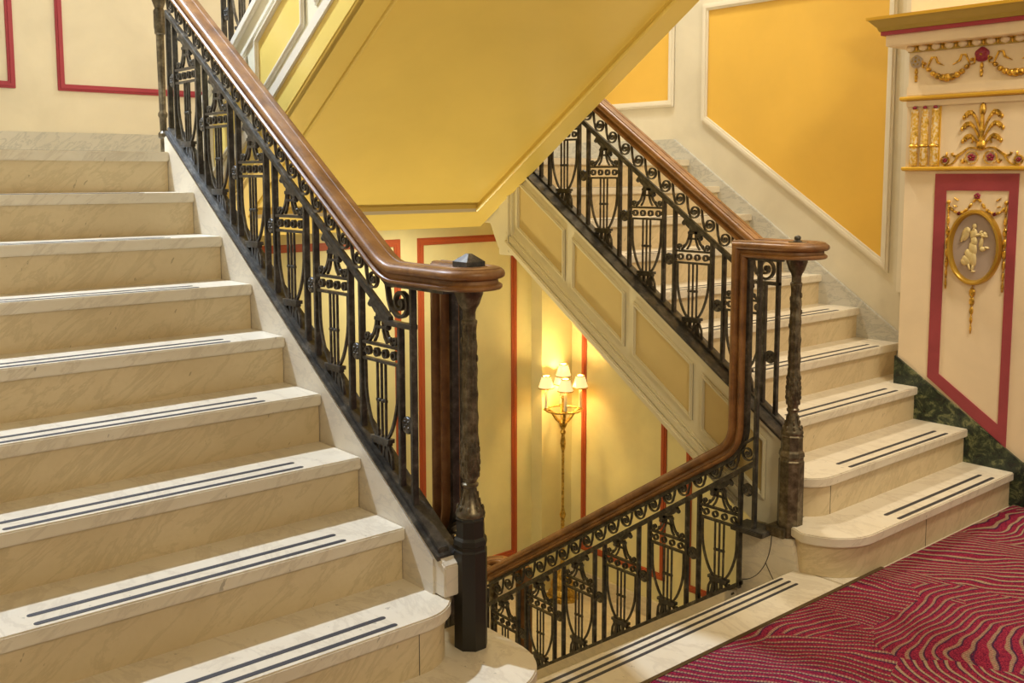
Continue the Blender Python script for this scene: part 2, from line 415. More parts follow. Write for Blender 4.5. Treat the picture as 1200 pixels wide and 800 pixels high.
# green marble skirting
gs = struct(MB().prism([(.6, -.05), (1.80, -.05), (2.498, nup(2.498) - .28), (2.498, nup(2.498) + .052), (1.87, .212), (.6, .212)], 'X', XF - .018, XF + .001).build('baseboard_pier', M['green'], bevel=.002)); gs['label'] = 'dark green veined marble skirting on the pier'
# ledges
def ledge(z0, z1, p, y1, name, mt, n):
    pr = [(0, 0), (-p * .6, .1), (-p, .35), (-p, .75), (-p * .7, 1), (0, 1)]
    mb = MB(); pts = [(XF + .002 + a, z0 + (z1 - z0) * b) for a, b in pr]
    mb.prism([(x, z) for x, z in pts], 'Y', .6, y1)
    o = mb.build(name, mt); o['kind'] = 'structure'; return o
ledge(1.523, 1.543, .030, 2.495, 'trim_2', M['giltflat'], 2)
ledge(1.856, 1.878, .034, 2.515, 'trim_3', M['giltflat'], 3)
struct(MB().box(XF - .012, XF + .002, .6, 2.49, 1.828, 1.856).build('trim_4', M['cream_pier'], bevel=.003))
struct(MB().box(XF - .014, XF + .002, .6, 2.49, 1.878, 1.925).build('trim_5', M['cream_pier'], bevel=.004))
# cornice: cream fascia, crimson fillet, dull gold cyma, gold top edge
def crown(pts, name, mt, xo=0):
    # pts: list of (projection, z); wraps the far end with a mitre
    prof = pts; vs = []; n = len(prof)
    for p, z in prof: vs.append((XF - p, .6, z))
    for p, z in prof: vs.append((XF - p, 2.488 + p * 1.0, z))
    for p, z in prof: vs.append((XR, 2.488 + p * 1.0, z))
    fs = [tuple(range(n))[::-1]]
    for k in range(2):
        for i in range(n):
            a, b = k * n + i, k * n + (i + 1) % n; fs.append((a, b, b + n, a + n))
    fs.append(tuple(range(2 * n, 3 * n)))
    return struct(MB().add(vs, fs).build(name, mt, smooth=False))
crown([(0, 2.115), (.075, 2.115), (.080, 2.120), (.080, 2.168), (0, 2.168)], 'trim_6', M['cream_pier'])
crown([(0, 2.168), (.098, 2.168), (.098, 2.186), (0, 2.186)], 'trim_7', M['red'])
crown([(0, 2.186), (.104, 2.186), (.112, 2.205), (.132, 2.226), (.142, 2.238), (0, 2.238)], 'trim_8', M['bronze_dark'])
crown([(0, 2.238), (.148, 2.238), (.150, 2.252), (0, 2.252)], 'trim_9', M['giltflat'])
MBx = MB()
ed = thing('egg_and_dart_moulding', (XF, 2.2, 2.09), 'gilt and cream egg and dart moulding under the pier cornice', 'moulding')
MB().box(XF - .022, XF + .001, .6, 2.49, 2.112, 2.117).build('upper_fillet', M['gilt'], ed, smooth=False)
MB().box(XF - .012, XF + .001, .6, 2.49, 2.085, 2.115).build('ground', M['bronze_dark'], ed, smooth=False)
egg = MB().blob((0, 0, 0), (.016, .022, .017)).mesh('egg', M['cream_pier'])
dart = MB().blob((0, 0, 0), (.010, .005, .014)).mesh('dart', M['gilt'])
for i in range(14):
    y = 2.478 - i * .0635
    inst(egg, 'egg', ed, (XF - .012, y, 2.104)); inst(dart, 'dart', ed, (XF - .012, y - .0318, 2.102))

def leaf(mb, y, z, ang, ln, w, t=.007):
    """pointed leaf starting at (y,z), direction ang in the (y,z) plane (0=+Y, 90=up)"""
    a = radians(ang); dy, dz = cos(a), sin(a)
    mb.blob((XF - t * .5, y + dy * ln / 2, z + dz * ln / 2), (t, w / 2, ln / 2), rx=a - pi / 2, u=8, w=5)
def flower(y, z, r, mt, parent, name='rosette', n=6, t=.010):
    mb = MB()
    for k in range(n):
        a = 2 * pi * k / n + .3; mb.blob((XF - t * .5, y + cos(a) * r * .55, z + sin(a) * r * .55), (t, r * .42, r * .42), u=8, w=5)
    mb.blob((XF - t * .4, y, z), (t * .8, r * .55, r * .55), u=8, w=5)
    f = mb.build(name, mt, parent)
    MB().blob((XF - t * 1.3, y, z), (.005, r * .17, r * .17), u=8, w=5).build('flower_centre', M['gilt'], f)
    return f
# festoon frieze
for k, (ya, yb, lab) in enumerate([(2.449, 2.138, 'gilt plaster swag hanging between grey and wine red flowers'), (2.138, 1.827, 'gilt plaster swag right of the wine red flower, cut by the frame')]):
    th = thing('swag_relief', (XF, (ya + yb) / 2, 1.99), lab, 'plaster ornament', 'swags of the pier frieze')
    mb = MB(); N_ = 11
    for i in range(N_):
        t = (i + .5) / N_; y = ya - .03 + (yb + .03 - (ya - .03)) * t; sag = 4 * t * (1 - t)
        z = 2.052 - .098 * sag ** .8; sz = .0075 + .009 * sag ** 1.5
        sl = math.degrees(atan2(-(1 - 2 * t) * .25, -1))
        mb.blob((XF - .010, y, z), (.016, sz * 1.15, sz), rx=(1 - 2 * t) * .7, u=10, w=6)
    mb.blob((XF - .010, (ya + yb) / 2, 1.966), (.012, .016, .008)); mb.blob((XF - .010, (ya + yb) / 2, 1.944), (.012, .014, .008))
    mb.build('garland', M['gilt'], th)
    for sg in (1, -1):
        yc = ya - .028 if sg > 0 else yb + .028
        pts = [(yc, 2.045), (yc - sg * .006, 2.01), (yc - sg * .026, 2.006), (yc - sg * .036, 2.03), (yc - sg * .047, 2.054), (yc - sg * .066, 2.054), (yc - sg * .074, 2.03), (yc - sg * .088, 2.022), (yc - sg * .106, 2.012)]
        MB().ribbon(pts, [.004, .006, .005, .006, .009, .008, .010, .006, .002], .008, XF - .004).build('ribbon', M['gilt'], th)
for y, z, r, mt, lab in [(2.449, 2.041, .030, M['greyrose'], 'grey plaster flower at the left end of the pier frieze'), (2.138, 2.047, .033, M['wine'], 'wine red plaster flower between two gilt swags')]:
    th = thing('flower_relief', (XF, y, z), lab, 'plaster ornament', 'flowers of the pier frieze')
    mb = MB()
    mb.lathe([(.001, 0), (r * .95, 0), (r, .006), (r * .8, .012), (r * .4, .016), (.001, .016)], (0, 0, 0), 24, lobes=5, amp=.05)
    R = Matrix.Rotation(-pi / 2, 3, 'Y'); mb.v = [tuple(R @ Vector(v) + Vector((XF, y, z))) for v in mb.v]
    d = mb.build('petals', mt, th)
    MB().blob((XF - .016, y, z), (.006, .006, .006)).build('flower_centre', M['gilt'], d)
    mb = MB()
    for k in range(5):
        a = 2 * pi * k / 5 + .3; mb.blob((XF - .014, y + cos(a) * r * .58, z + sin(a) * r * .58), (.004, r * .12, r * .22), rx=a)
    mb.build('petal_veins', M['bronze_dark'] if mt is M['greyrose'] else M['red'], d)
    mb = MB(); leaf(mb, y, z - r, 270, .030, .016); leaf(mb, y + .003, z - r - .004, 250, .026, .010); leaf(mb, y - .003, z - r - .004, 290, .026, .010)
    leaf(mb, y, z - r - .028, 270, .032, .017); leaf(mb, y + .003, z - r - .042, 255, .026, .010); leaf(mb, y - .003, z - r - .042, 285, .026, .010); mb.build('pendant_drop', M['gilt'], th)

# fluted bracket
fb = thing('fluted_bracket_relief', (XF, 2.395, 1.545), 'block of three gilt fluted plaster columns at the left of the pier', 'plaster ornament')
for i in range(3):
    y = 2.445 - i * .051
    MB().lathe([(.017, 0), (.020, .01), (.019, .07), (.021, .08), (.019, .10), (.018, .26), (.020, .268)], (XF - .001, y, 1.547), 20, lobes=6, amp=.08).build('flute', M['giltmix'], fb)
    MB().blob((XF - .012, y, 1.642), (.014, .024, .010)).build('tie', M['gilt'], fb)
    MB().blob((XF - .012, y, 1.822), (.009, .010, .009)).build('bead', M['wine'], fb)
MB().box(XF - .006, XF + .001, 2.318, 2.324, 1.545, 1.835).build('edge_fillet', M['giltflat'], fb, smooth=False)
# palmette panel
def palm(yc, lab):
    th = thing('palmette_relief', (XF, yc, 1.545), lab, 'plaster ornament')
    mb = MB(); mb.blob((XF - .006, yc, 1.800), (.012, .014, .034)); mb.tube([(XF - .006, yc, 1.66), (XF - .006, yc, 1.79)], [.010, .008], 8)
    mb.build('centre_frond', M['gilt'], th)
    for sg in (1, -1):
        for j, (za, zt, yo) in enumerate([(1.74, 1.796, .083), (1.70, 1.745, .090), (1.668, 1.688, .084)]):
            pts = []
            for i in range(9):
                t = i / 8
                pts.append((yc + sg * (.006 + (yo - .004) * t ** 1.1 + .014 * sin(pi * t) * 0), za - .045 + (zt - za + .045) * sin(min(1, t * 1.35) * pi / 2) - max(0, t - .6) ** 1.5 * .10))
            mb = MB().ribbon(pts, [.006, .007, .008, .010, .012, .015, .018, .017, .008], .012, XF - .004)
            for i in (4, 5, 6, 7): mb.blob((XF - .005, pts[i][0] - sg * .002, pts[i][1] - .008), (.007, .006, .009))
            mb.blob((XF - .005, pts[8][0] + sg * .001, pts[8][1] - .004), (.008, .008, .011))
            mb.build('frond', M['gilt'], th)
    MB().blob((XF - .008, yc, 1.640), (.014, .021, .026)).build('cup', M['gilt'], th)
    for sg in (1, -1):
        MB().ribbon([(yc + sg * .015, 1.65), (yc + sg * .028, 1.664), (yc + sg * .042, 1.660), (yc + sg * .044, 1.648)], .006, .008, XF - .004).build('tendril', M['gilt'], th)
        pts = [(yc + sg * .005, 1.618), (yc + sg * .03, 1.628), (yc + sg * .06, 1.628), (yc + sg * .088, 1.606), (yc + sg * .112, 1.590), (yc + sg * .132, 1.594), (yc + sg * .136, 1.606)]
        MB().ribbon(pts, [.006, .007, .007, .010, .012, .008, .012], .010, XF - .004).build('scroll', M['gilt'], th)
        pts = [(yc + sg * (.10 + .04 * t), 1.60 - .035 * sin(t * pi * .5) ** 1.0 - .012 * t) for t in [0, .25, .5, .75, 1]] + [(yc + sg * .155, 1.549), (yc + sg * .172, 1.549)]
        MB().ribbon(pts, .007, .009, XF - .004).build('scroll', M['gilt'], th)
        cy, cz = yc + sg * .043, 1.584
        MB().ribbon([(cy + .029 * cos(a), cz + .029 * sin(a)) for a in [2 * pi * k / 20 for k in range(21)]], .005, .010, XF - .004).build('flower_ring', M['giltmix'], th)
        flower(cy, cz, .019, M['wine'], th, 'flower', 5)
        cy, cz = yc + sg * .168, 1.572
        MB().ribbon([(cy + .019 * cos(a), cz + .019 * sin(a)) for a in [2 * pi * k / 16 for k in range(17)]], .005, .009, XF - .004).build('flower_ring', M['gilt'], th)
        flower(cy, cz, .011, M['wine'], th, 'flower', 5)
        mb = MB(); leaf(mb, cy - sg * .006, cz + .014, 90 + sg * 5, .026, .008)
        for a in (60, 90, 120): leaf(mb, yc + sg * .082, 1.556, a, .024, .009)
        mb.build('leaf_sprig', M['gilt'], th)
palm(2.122, 'gilt plaster palm frond above two wine red flowers on the pier')
# oval medallion
YM, ZM = 2.130, 1.171
om = thing('oval_medallion', (XF, YM, ZM), 'oval gilt framed medallion with a pale dancing figure in relief', 'medallion')
def ell(ry, rz, n=40): return [(YM + ry * cos(2 * pi * k / n), ZM + rz * sin(2 * pi * k / n)) for k in range(n)]
MB().prism(ell(.104, .155), 'X', XF - .012, XF + .001).build('ground', M['mauve'], om, smooth=False)
fr = MB(); rings = [(.124, .175, .0), (.124, .175, -.022), (.119, .170, -.032), (.110, .161, -.034), (.104, .155, -.026), (.100, .151, -.016), (.100, .151, 0)]
vs = []; fs = []; n = 48
for ry, rz, dx in rings: vs += [(XF + dx, YM + ry * cos(2 * pi * k / n), ZM + rz * sin(2 * pi * k / n)) for k in range(n)]
for i in range(len(rings)):
    j = (i + 1) % len(rings)
    for k in range(n): fs.append((i * n + k, i * n + (k + 1) % n, j * n + (k + 1) % n, j * n + k))
fr.add(vs, fs).build('frame', M['oldgold'], om)
fg = MB(); X_ = XF - .016
def fb_(y, z, ry, rz, rot=0, rx=.009): fg.blob((X_, YM + y, ZM + z), (rx, ry, rz), rx=radians(rot), u=12, w=8)
fb_(.000, .098, .010, .013); fb_(.002, .086, .005, .010)
fb_(.003, .062, .017, .026, 8); fb_(.000, .030, .016, .024, -6)
fb_(.004, -.005, .020, .034, -8); fb_(.016, -.040, .022, .036, -28); fb_(.002, -.050, .017, .042, -6)
fb_(.030, -.060, .022, .026, -40); fb_(.042, -.068, .016, .018, -30)
fb_(.018, -.088, .006, .018, -15); fb_(.001, -.095, .006, .020, 12); fb_(-.002, -.110, .010, .005)
fb_(.040, .062, .018, .034, 15); fb_(.050, .045, .010, .026, 25); fb_(.030, .075, .012, .016, 10)
fb_(-.022, .060, .024, .007, -12); fb_(-.045, .055, .020, .007, 8); fb_(-.050, .062, .010, .014, -20); fb_(-.030, .070, .007, .012, 20)
fb_(-.034, .025, .009, .028, 8); fb_(-.040, -.005, .014, .012, 20); fb_(-.060, .002, .012, .006, 10)
fg.build('figure', M['figure'], om)
# garlands
def bells(y, z0, z1, n, grow, name, lab, par=None):
    th = thing(name, (XF, y, z1), lab, 'plaster ornament')
    zz = [z0 + (z1 - z0) * i / n for i in range(n)]
    step = (z0 - z1) / n
    for i, z in enumerate(zz):
        k = grow(i / (n - 1)); mb = MB()
        mb.blob((XF - .004, y, z - step * .15), (.006, .003, step * .2))
        leaf(mb, y, z - step * .15, 270, step * .85 * (.7 + .3 * k), .016 * k); leaf(mb, y + .003, z - step * .3, 262, step * .75, .009 * k); leaf(mb, y - .003, z - step * .3, 278, step * .75, .009 * k)
        mb.build('bellflower', M['gilt'], th)
    return th
bells(2.262, 1.372, .970, 8, lambda t: .75 + .5 * sin(pi * min(1, t * 1.15)), 'garland_relief', 'gilt bellflower garland hanging left of the oval medallion')
bells(1.998, 1.372, .974, 8, lambda t: .75 + .5 * sin(pi * min(1, t * 1.15)), 'garland_relief', 'gilt bellflower garland hanging right of the oval medallion')
bells(2.134, .992, .770, 5, lambda t: 1.9 - 1.3 * t, 'garland_relief', 'gilt bellflower drop below the oval medallion')
th = thing('garland_relief', (XF, 2.13, 1.33), 'gilt leaf festoon draped over the top of the oval medallion', 'plaster ornament')
for sg in (1, -1):
    mb = MB(); pts = [(0, 1.400), (.022, 1.375), (.040, 1.350), (.060, 1.335), (.082, 1.326), (.108, 1.335), (.124, 1.352)]
    for i, (dy, z) in enumerate(pts[:-1]):
        a = math.degrees(atan2(pts[i + 1][1] - z, sg * (pts[i + 1][0] - dy))); leaf(mb, YM + sg * dy, z, a, .030, .014)
    mb.build('leaf_chain', M['gilt'], th)
    for y_, z_, a_, l_ in ((.085, 1.385, 60, .028), (.09, 1.358, 80, .02)):
        mb = MB(); leaf(mb, YM + sg * y_, z_, 90 - sg * a_, l_, .008); mb.build('loose_leaf', M['gilt'], th); flower(YM + sg * .082, 1.326, .010, M['wine'], th, 'flower', 4)
    MB().blob((XF - .006, YM + sg * .1325, 1.378), (.009, .009, .010)).build('button', M['gilt'], th)
flower(YM, 1.407, .016, M['wine'], th, 'flower', 5)

# ------------------------------------------------------------------ stair flights
TH = .038; NOSE = .016
def strips(parent, x0, x1, y, z):
    for dy in (.026, .082):
        yy = y + dy; r = .0085
        pl = arc(x0 + r, yy, r, 90, 270, 5) + arc(x1 - r, yy, r, -90, 90, 5)
        MB().prism(pl, 'Z', z - .002, z + .0010).build('inlay_strip', M['inlay'], parent, smooth=False)
def sidepoly(f, y0, y1, e0, e1): return [(y0, f(y0) + e0), (y1, f(y1) + e0), (y1, f(y1) + e1), (y0, f(y0) + e1)]

def bull(xa, xb, y0, yb, r, right, n=14):
    """tread outline with a rounded end; right=True rounds the +X end"""
    if right: return [(xa, y0)] + arc(xb - r, y0 + r, r, -90, 0, n) + [(xb, yb - .06)] + arc(xb - .06, yb - .06, .06, 0, 90, 5) + [(xa, yb)]
    return [(xb, y0), (xb, yb)] + arc(xa + .06, yb - .06, .06, 90, 180, 5) + arc(xa + r, y0 + r, r, 180, 270, n)

YN = {1: 1.90, 2: 2.118}
for k in range(3, 11): YN[k] = Y1 + (k - 1) * RUN
# left flight
LF = thing('stair_flight', (1.0, 1.9, 0), 'broad marble flight rising at the left of the landing', 'stairs')
for k in range(1, 11):
    z = k * RIS; yn = YN[k]; yr = yn + NOSE
    ynx = YN[k + 1] + NOSE + .01 if k < 10 else yn + .16
    if k == 1:
        t_ = MB().prism(bull(.41, 1.828, yn, 2.32, .20, True), 'Z', z - TH, z); r_ = MB().prism(bull(.41, 1.812, yr, 2.30, .19, True), 'Z', 0, z - TH)
    elif k == 2:
        t_ = MB().prism(bull(.41, 1.672, yn, 2.41, .15, True), 'Z', z - TH, z); r_ = MB().prism(bull(.41, 1.656, yr, 2.35, .14, True), 'Z', z - RIS, z - TH)
    else:
        t_ = MB().box(.41, XL, yn, ynx, z - TH, z); r_ = MB().box(.41, XL - .002, yr, yr + .05, z - RIS, z - TH)
    r_.build('riser', M['marble_riser'], LF)
    if k == 2: MB().box(1.50, 1.5016, yr - .0012, yr + .002, RIS, z - TH).build('joint_line', M['inlay'], LF, smooth=False)
    t = t_.build('tread', M['marble_tread'], LF, bevel=.004)
    strips(t, .61, 1.437, yn, z)
MB().prism([(2.232, .322), (2.232, .425), (2.262, .448), (YT + .02, nup(YT + .02) + .05), (YT + .05, nup(YT + .02) + .05), (YT + .05, nup(YT) - .34), (2.55, nup(2.55) - .34), (2.30, .16)], 'X', XL, 1.705).build('curb', M['marble_curb'], LF, bevel=.004)
MB().prism([(2.185, .322), (2.185, .412), (2.235, .448), (2.30, .42), (2.30, .322)], 'X', XL + .004, 1.69).build('curb_end_block', M['marble_curb'], LF, bevel=.004)
MB().prism(sidepoly(nup, 2.3, YT + .1, -.36, -.26), 'X', .41, 1.70).build('soffit', M['soffit'], LF, smooth=False)

# right flight
RF = thing('stair_flight', (4.0, 1.9, 0), 'marble flight rising at the right beside the gilt pier', 'stairs')
for k in range(1, 11):
    z = k * RIS; yn = YN[k]; yr = yn + NOSE
    ynx = YN[k + 1] + NOSE + .01 if k < 10 else yn + .16
    xe = XP + .004 if k <= 3 else XR
    if k == 1:
        t_ = MB().prism([(xe, yn), (xe, 2.32), (3.412, 2.32), (3.412, 2.19), (3.262, 2.16)] + arc(3.226 + .2, yn + .2, .2, 184, 270, 14), 'Z', z - TH, z); r_ = MB().prism([(xe - .012, yr), (xe - .012, 2.30), (3.43, 2.30), (3.43, 2.15), (3.27, 2.14)] + arc(3.244 + .19, yr + .19, .19, 184, 270, 14), 'Z', .0, z - TH)
    elif k == 2:
        t_ = MB().prism(bull(3.355, xe, yn, 2.41, .14, False), 'Z', z - TH, z); r_ = MB().prism(bull(3.371, xe - .012, yr, 2.35, .13, False), 'Z', z - RIS, z - TH)
    else:
        t_ = MB().box(3.40, xe, yn, ynx, z - TH, z)
        if k == 3: t_.box(xe, XR, 2.49, ynx, z - TH, z)
        r_ = MB().box(3.402, xe - .004, yr, yr + .05, z - RIS, z - TH)
    r_.build('riser', M['marble_riser'], RF)
    if k < 3:
        for xj in ((3.86,) if k == 1 else (3.50,)): MB().box(xj, xj + .0016, yr - .0012, yr + .002, (k - 1) * RIS, z - TH).build('joint_line', M['inlay'], RF, smooth=False)
    t = t_.build('tread', M['marble_tread'], RF, bevel=.004)
    strips(t, 3.65, 4.485 if k < 4 else 4.72, yn, z)
XS = 3.30
YSE = 3.875
st_ = MB().prism([(2.20, .125), (2.37, .125), (YSE, nup(YSE) - .353), (YSE, nup(YSE) + .095), (2.20, nup(2.20) + .095)], 'X', XS, 3.40).build('stringer', M['stringer'], RF, bevel=.003, label='pale painted panelled stringer')
MB().prism(sidepoly(nup, 2.42, YSE, -.353, -.318), 'X', XS - .030, XS + .01).build('base_moulding', M['stringer'], st_, bevel=.006)
MB().prism(sidepoly(nup, 2.40, YSE, -.318, -.275), 'X', XS - .018, XS + .01).build('base_moulding', M['stringer'], st_, bevel=.006)
MB().prism(sidepoly(nup, 2.38, YSE, -.275, -.262), 'X', XS - .008, XS + .01).build('base_moulding', M['stringer'], st_, bevel=.003)
MB().prism(sidepoly(nup, 2.20, YSE, .075, .095), 'X', XS - .010, XS + .01).build('top_moulding', M['stringer'], st_, bevel=.003)
for a, b in [(3.455, 3.80), (3.064, 3.405), (2.673, 3.014), (2.30, 2.625)]:
    e0, e1 = -.213, .032
    P = [(a, nup(a) + e0), (b, nup(b) + e0), (b, nup(b) + e1), (a, nup(a) + e1)]
    MB().prism(P, 'X', XS - .002, XS + .001).build('panel', M['panel'], st_, smooth=False, label='tan painted panel')
    frame_poly(P, .016, .008, XS, M['stringer'], st_)
P = [(YSE - .045, nup(YSE) - .40), (YSE + .06, nup(YSE) - .40), (YSE + .06, 1.60), (YSE - .045, 1.60)]
MB().prism(P, 'X', XS - .012, 3.40).build('end_post', M['stringer'], st_, bevel=.004)
MB().box(XS - .022, XS + .02, YSE - .028, YSE - .012, 1.12, 1.55).build('end_post_bead', M['stringer'], st_, bevel=.004)
MB().prism([(YSE + .06, 1.135), (YSE + .085, 1.135), (YSE + .15, 1.262), (4.09, 1.262), (4.09, 1.60), (YSE + .06, 1.60)], 'X', XS + .004, 3.40).build('corbel', M['stringer'], st_, bevel=.004)
MB().box(XS - .012, XS + .02, YSE + .09, 4.085, 1.33, 1.40).build('corbel_bead', M['stringer'], st_, bevel=.004)
MB().prism(sidepoly(nup, 2.42, YT + .1, -.36, -.30), 'X', 3.40, XR).build('soffit', M['soffit'], RF, smooth=False)
# marble block beneath the right newel, with mitred joint line
blk = MB().prism([(YE - .02, -.9), (2.385, -.9), (2.385, .112), (2.135, .112), (YE - .02, -.001)], 'X', 3.243, 3.41).build('marble_pedestal', M['marble_curb'], bevel=.003,
    label='curved-joint marble block under the right newel', cat='pedestal')
jp = [(2.226 + .156 * (1 - cos(t)), .108 - .22 * sin(t)) for t in [radians(90) * i / 16 for i in range(17)]]
MB().ribbon(jp, .0022, .003, 3.2425).build('joint_line', M['inlay'], blk, smooth=False)
MB().ribbon([(2.250, -.01), (2.225, -.05), (2.195, -.09)], .002, .003, 3.2425).build('joint_line', M['inlay'], blk, smooth=False)

# middle flight going down
MF = thing('stair_flight', (2.5, YE, 0), 'marble flight descending away between the two railings', 'stairs')
for j in range(1, 10):
    z = -.162 * j; yn = YE + RUN * (j)
    MB().box(1.86, 3.165, yn - RUN + .02 - .0, yn - .01, z - .04, z).build('tread', M['marble_tread'], MF, bevel=.004)
    MB().box(1.86, 3.165, yn - RUN - .02 + .0, yn - RUN + .02, z, z + .162 - .045).build('riser', M['marble_riser'], MF, smooth=False)
MB().box(1.86, 3.165, YE + 9 * RUN - .02, YE + 9 * RUN + .02, ZB, ZB + .162).build('riser', M['marble_riser'], MF, smooth=False)
cp = [(2.385, ndn(2.385) - .40), (4.12, ndn(4.12) - .25), (4.12, ndn(4.12) + .038), (2.40, ndn(2.40) + .038), (2.385, ndn(2.385) + .038)]
MB().prism(cp, 'X', 3.165, 3.26).build('curb', M['marble_curb'], MF, bevel=.004, label='right marble curb')
MB().prism([(YE, -.5)] + cp[1:4] + [(YE, .0)], 'X', 1.765, 1.86).build('curb', M['marble_curb'], MF, bevel=.004, label='left marble curb')
MB().prism(sidepoly(ndn, YE, 4.25, -.42, -.30), 'X', 1.80, 3.22).build('soffit', M['soffit'], MF, smooth=False)

# middle flight going up (its underside fills the top of the picture)
UF = thing('stair_flight', (2.5, 4.2, ZL), 'upper flight overhead with ochre soffit climbing toward the viewer', 'stairs')
XA, XB = 1.80, 3.295
sof = MB().prism(sidepoly(nhi, 1.95, 4.09, -.42, -.34), 'X', XA, XB).build('soffit', M['soffit'], UF, smooth=False, label='ochre painted soffit')
def so(y, e): return nhi(y) + e
brd = MB()
for xa, xb in ((XA, XA + .135), (XB - .135, XB)):
    brd.prism(sidepoly(nhi, 1.95, 4.09, -.447, -.41), 'X', xa, xb)
brd.prism(sidepoly(nhi, 3.955, 4.09, -.447, -.41), 'X', XA + .135, XB - .135)
brd.build('soffit_border', M['soffit'], sof, smooth=False, label='flat raised border band')
for xa in (XA + .135, XB - .135):
    MB().sweep([(-.007, 0), (-.005, -.006), (0, -.009), (.005, -.006), (.007, 0), (0, .006)], [(xa, 1.95, so(1.95, -.448)), (xa, 3.955, so(3.955, -.448))], (1, 0, 0), (0, S, 1)).build('border_bead', M['giltmix'] if False else M['soffit'], sof, smooth=True)
MB().box(XA + .135, XB - .135, 3.951, 3.959, so(3.955, -.456), so(3.955, -.440)).build('border_bead', M['white'], sof, smooth=False)  # white paint puts a highlight into the colour of this bead
MB().sweep([(-.003, -.003), (.003, -.003), (.003, .003), (-.003, .003)], [(XA + .004, 1.95, so(1.95, -.449)), (XA + .004, 4.0, so(4.0, -.449))], (1, 0, 0), (0, S, 1)).build('border_bead', M['soffit'], sof, smooth=True)
MB().box(XA, XB, 4.085, 4.12, 1.262, 1.60).build('landing_fascia', M['soffit'], UF, smooth=False)
us = MB().prism(sidepoly(nhi, 1.95, 4.09, -.355, .115), 'X', XA, XA + .09).build('stringer', M['stringer'], UF, bevel=.003, label='pale painted left stringer with ochre panels')
MB().prism(sidepoly(nhi, 1.95, 4.09, -.34, -.29), 'X', XA - .012, XA + .01).build('base_moulding', M['white'], us, bevel=.003)
MB().prism(sidepoly(nhi, 1.95, 4.09, -.447, -.335), 'X', XA - .003, XA + .03).build('soffit_edge', M['soffit'], us, smooth=False, label='ochre lower edge')
MB().prism(sidepoly(nhi, 1.95, 4.09, .085, .125), 'X', XA - .018, XA + .01).build('top_moulding', M['white'], us, bevel=.005)
MB().prism(sidepoly(nhi, 1.95, 4.09, -.0, .02), 'X', XA - .008, XA + .01).build('inner_moulding', M['white'], us, bevel=.003)
for a, b in [(3.66, 4.0), (3.205, 3.58), (2.75, 3.125), (2.295, 2.67)]:
    P = [(a, nhi(a) - .262), (b, nhi(b) - .262), (b, nhi(b) - .02), (a, nhi(a) - .02)]
    MB().prism(P, 'X', XA - .002, XA + .001).build('panel', M['soffit'], us, smooth=False, label='ochre painted panel')
    frame_poly(P, .020, .010, XA, M['white'], us)
MB().prism(sidepoly(nhi, 1.95, 4.09, -.355, .115), 'X', XB - .09, XB).build('stringer', M['stringer'], UF, smooth=False, label='right stringer')
for j in range(1, 11):
    z = ZL + RIS * j; yn = 4.22 - RUN * (j - 1)
    MB().box(XA + .09, XB - .09, yn - RUN - .02, yn, z - .038, z).build('tread', M['marble_tread'], UF, smooth=False)
    MB().box(XA + .09, XB - .09, yn - .05, yn - .016, z - RIS, z - .038).build('riser', M['marble_riser'], UF, smooth=False)

# lower right flight continuing down towards the viewer under the right flight
DF = thing('stair_flight', (4.2, 4.03, ZB), 'lower marble flight leaving the lower half landing, seen through the ironwork', 'stairs')
for j in range(1, 10):
    z = ZB - .162 * j; yn = 4.03 - RUN * (j - 1)
    MB().box(3.40, XLOW - .02, yn - RUN - .012, yn, z - .04, z).build('tread', M['marble_tread'], DF, smooth=False)
    MB().box(3.40, XLOW - .02, yn - .035, yn - .0, z, z + .12).build('riser', M['marble_riser'], DF, smooth=False)
MB().prism([(2.2, ZB - 1.5), (4.03, ZB - .3), (4.03, ZB + .05), (2.2, ZB - 1.2)], 'X', 3.29, 3.40).build('curb', M['marble_curb'], DF, bevel=.003)

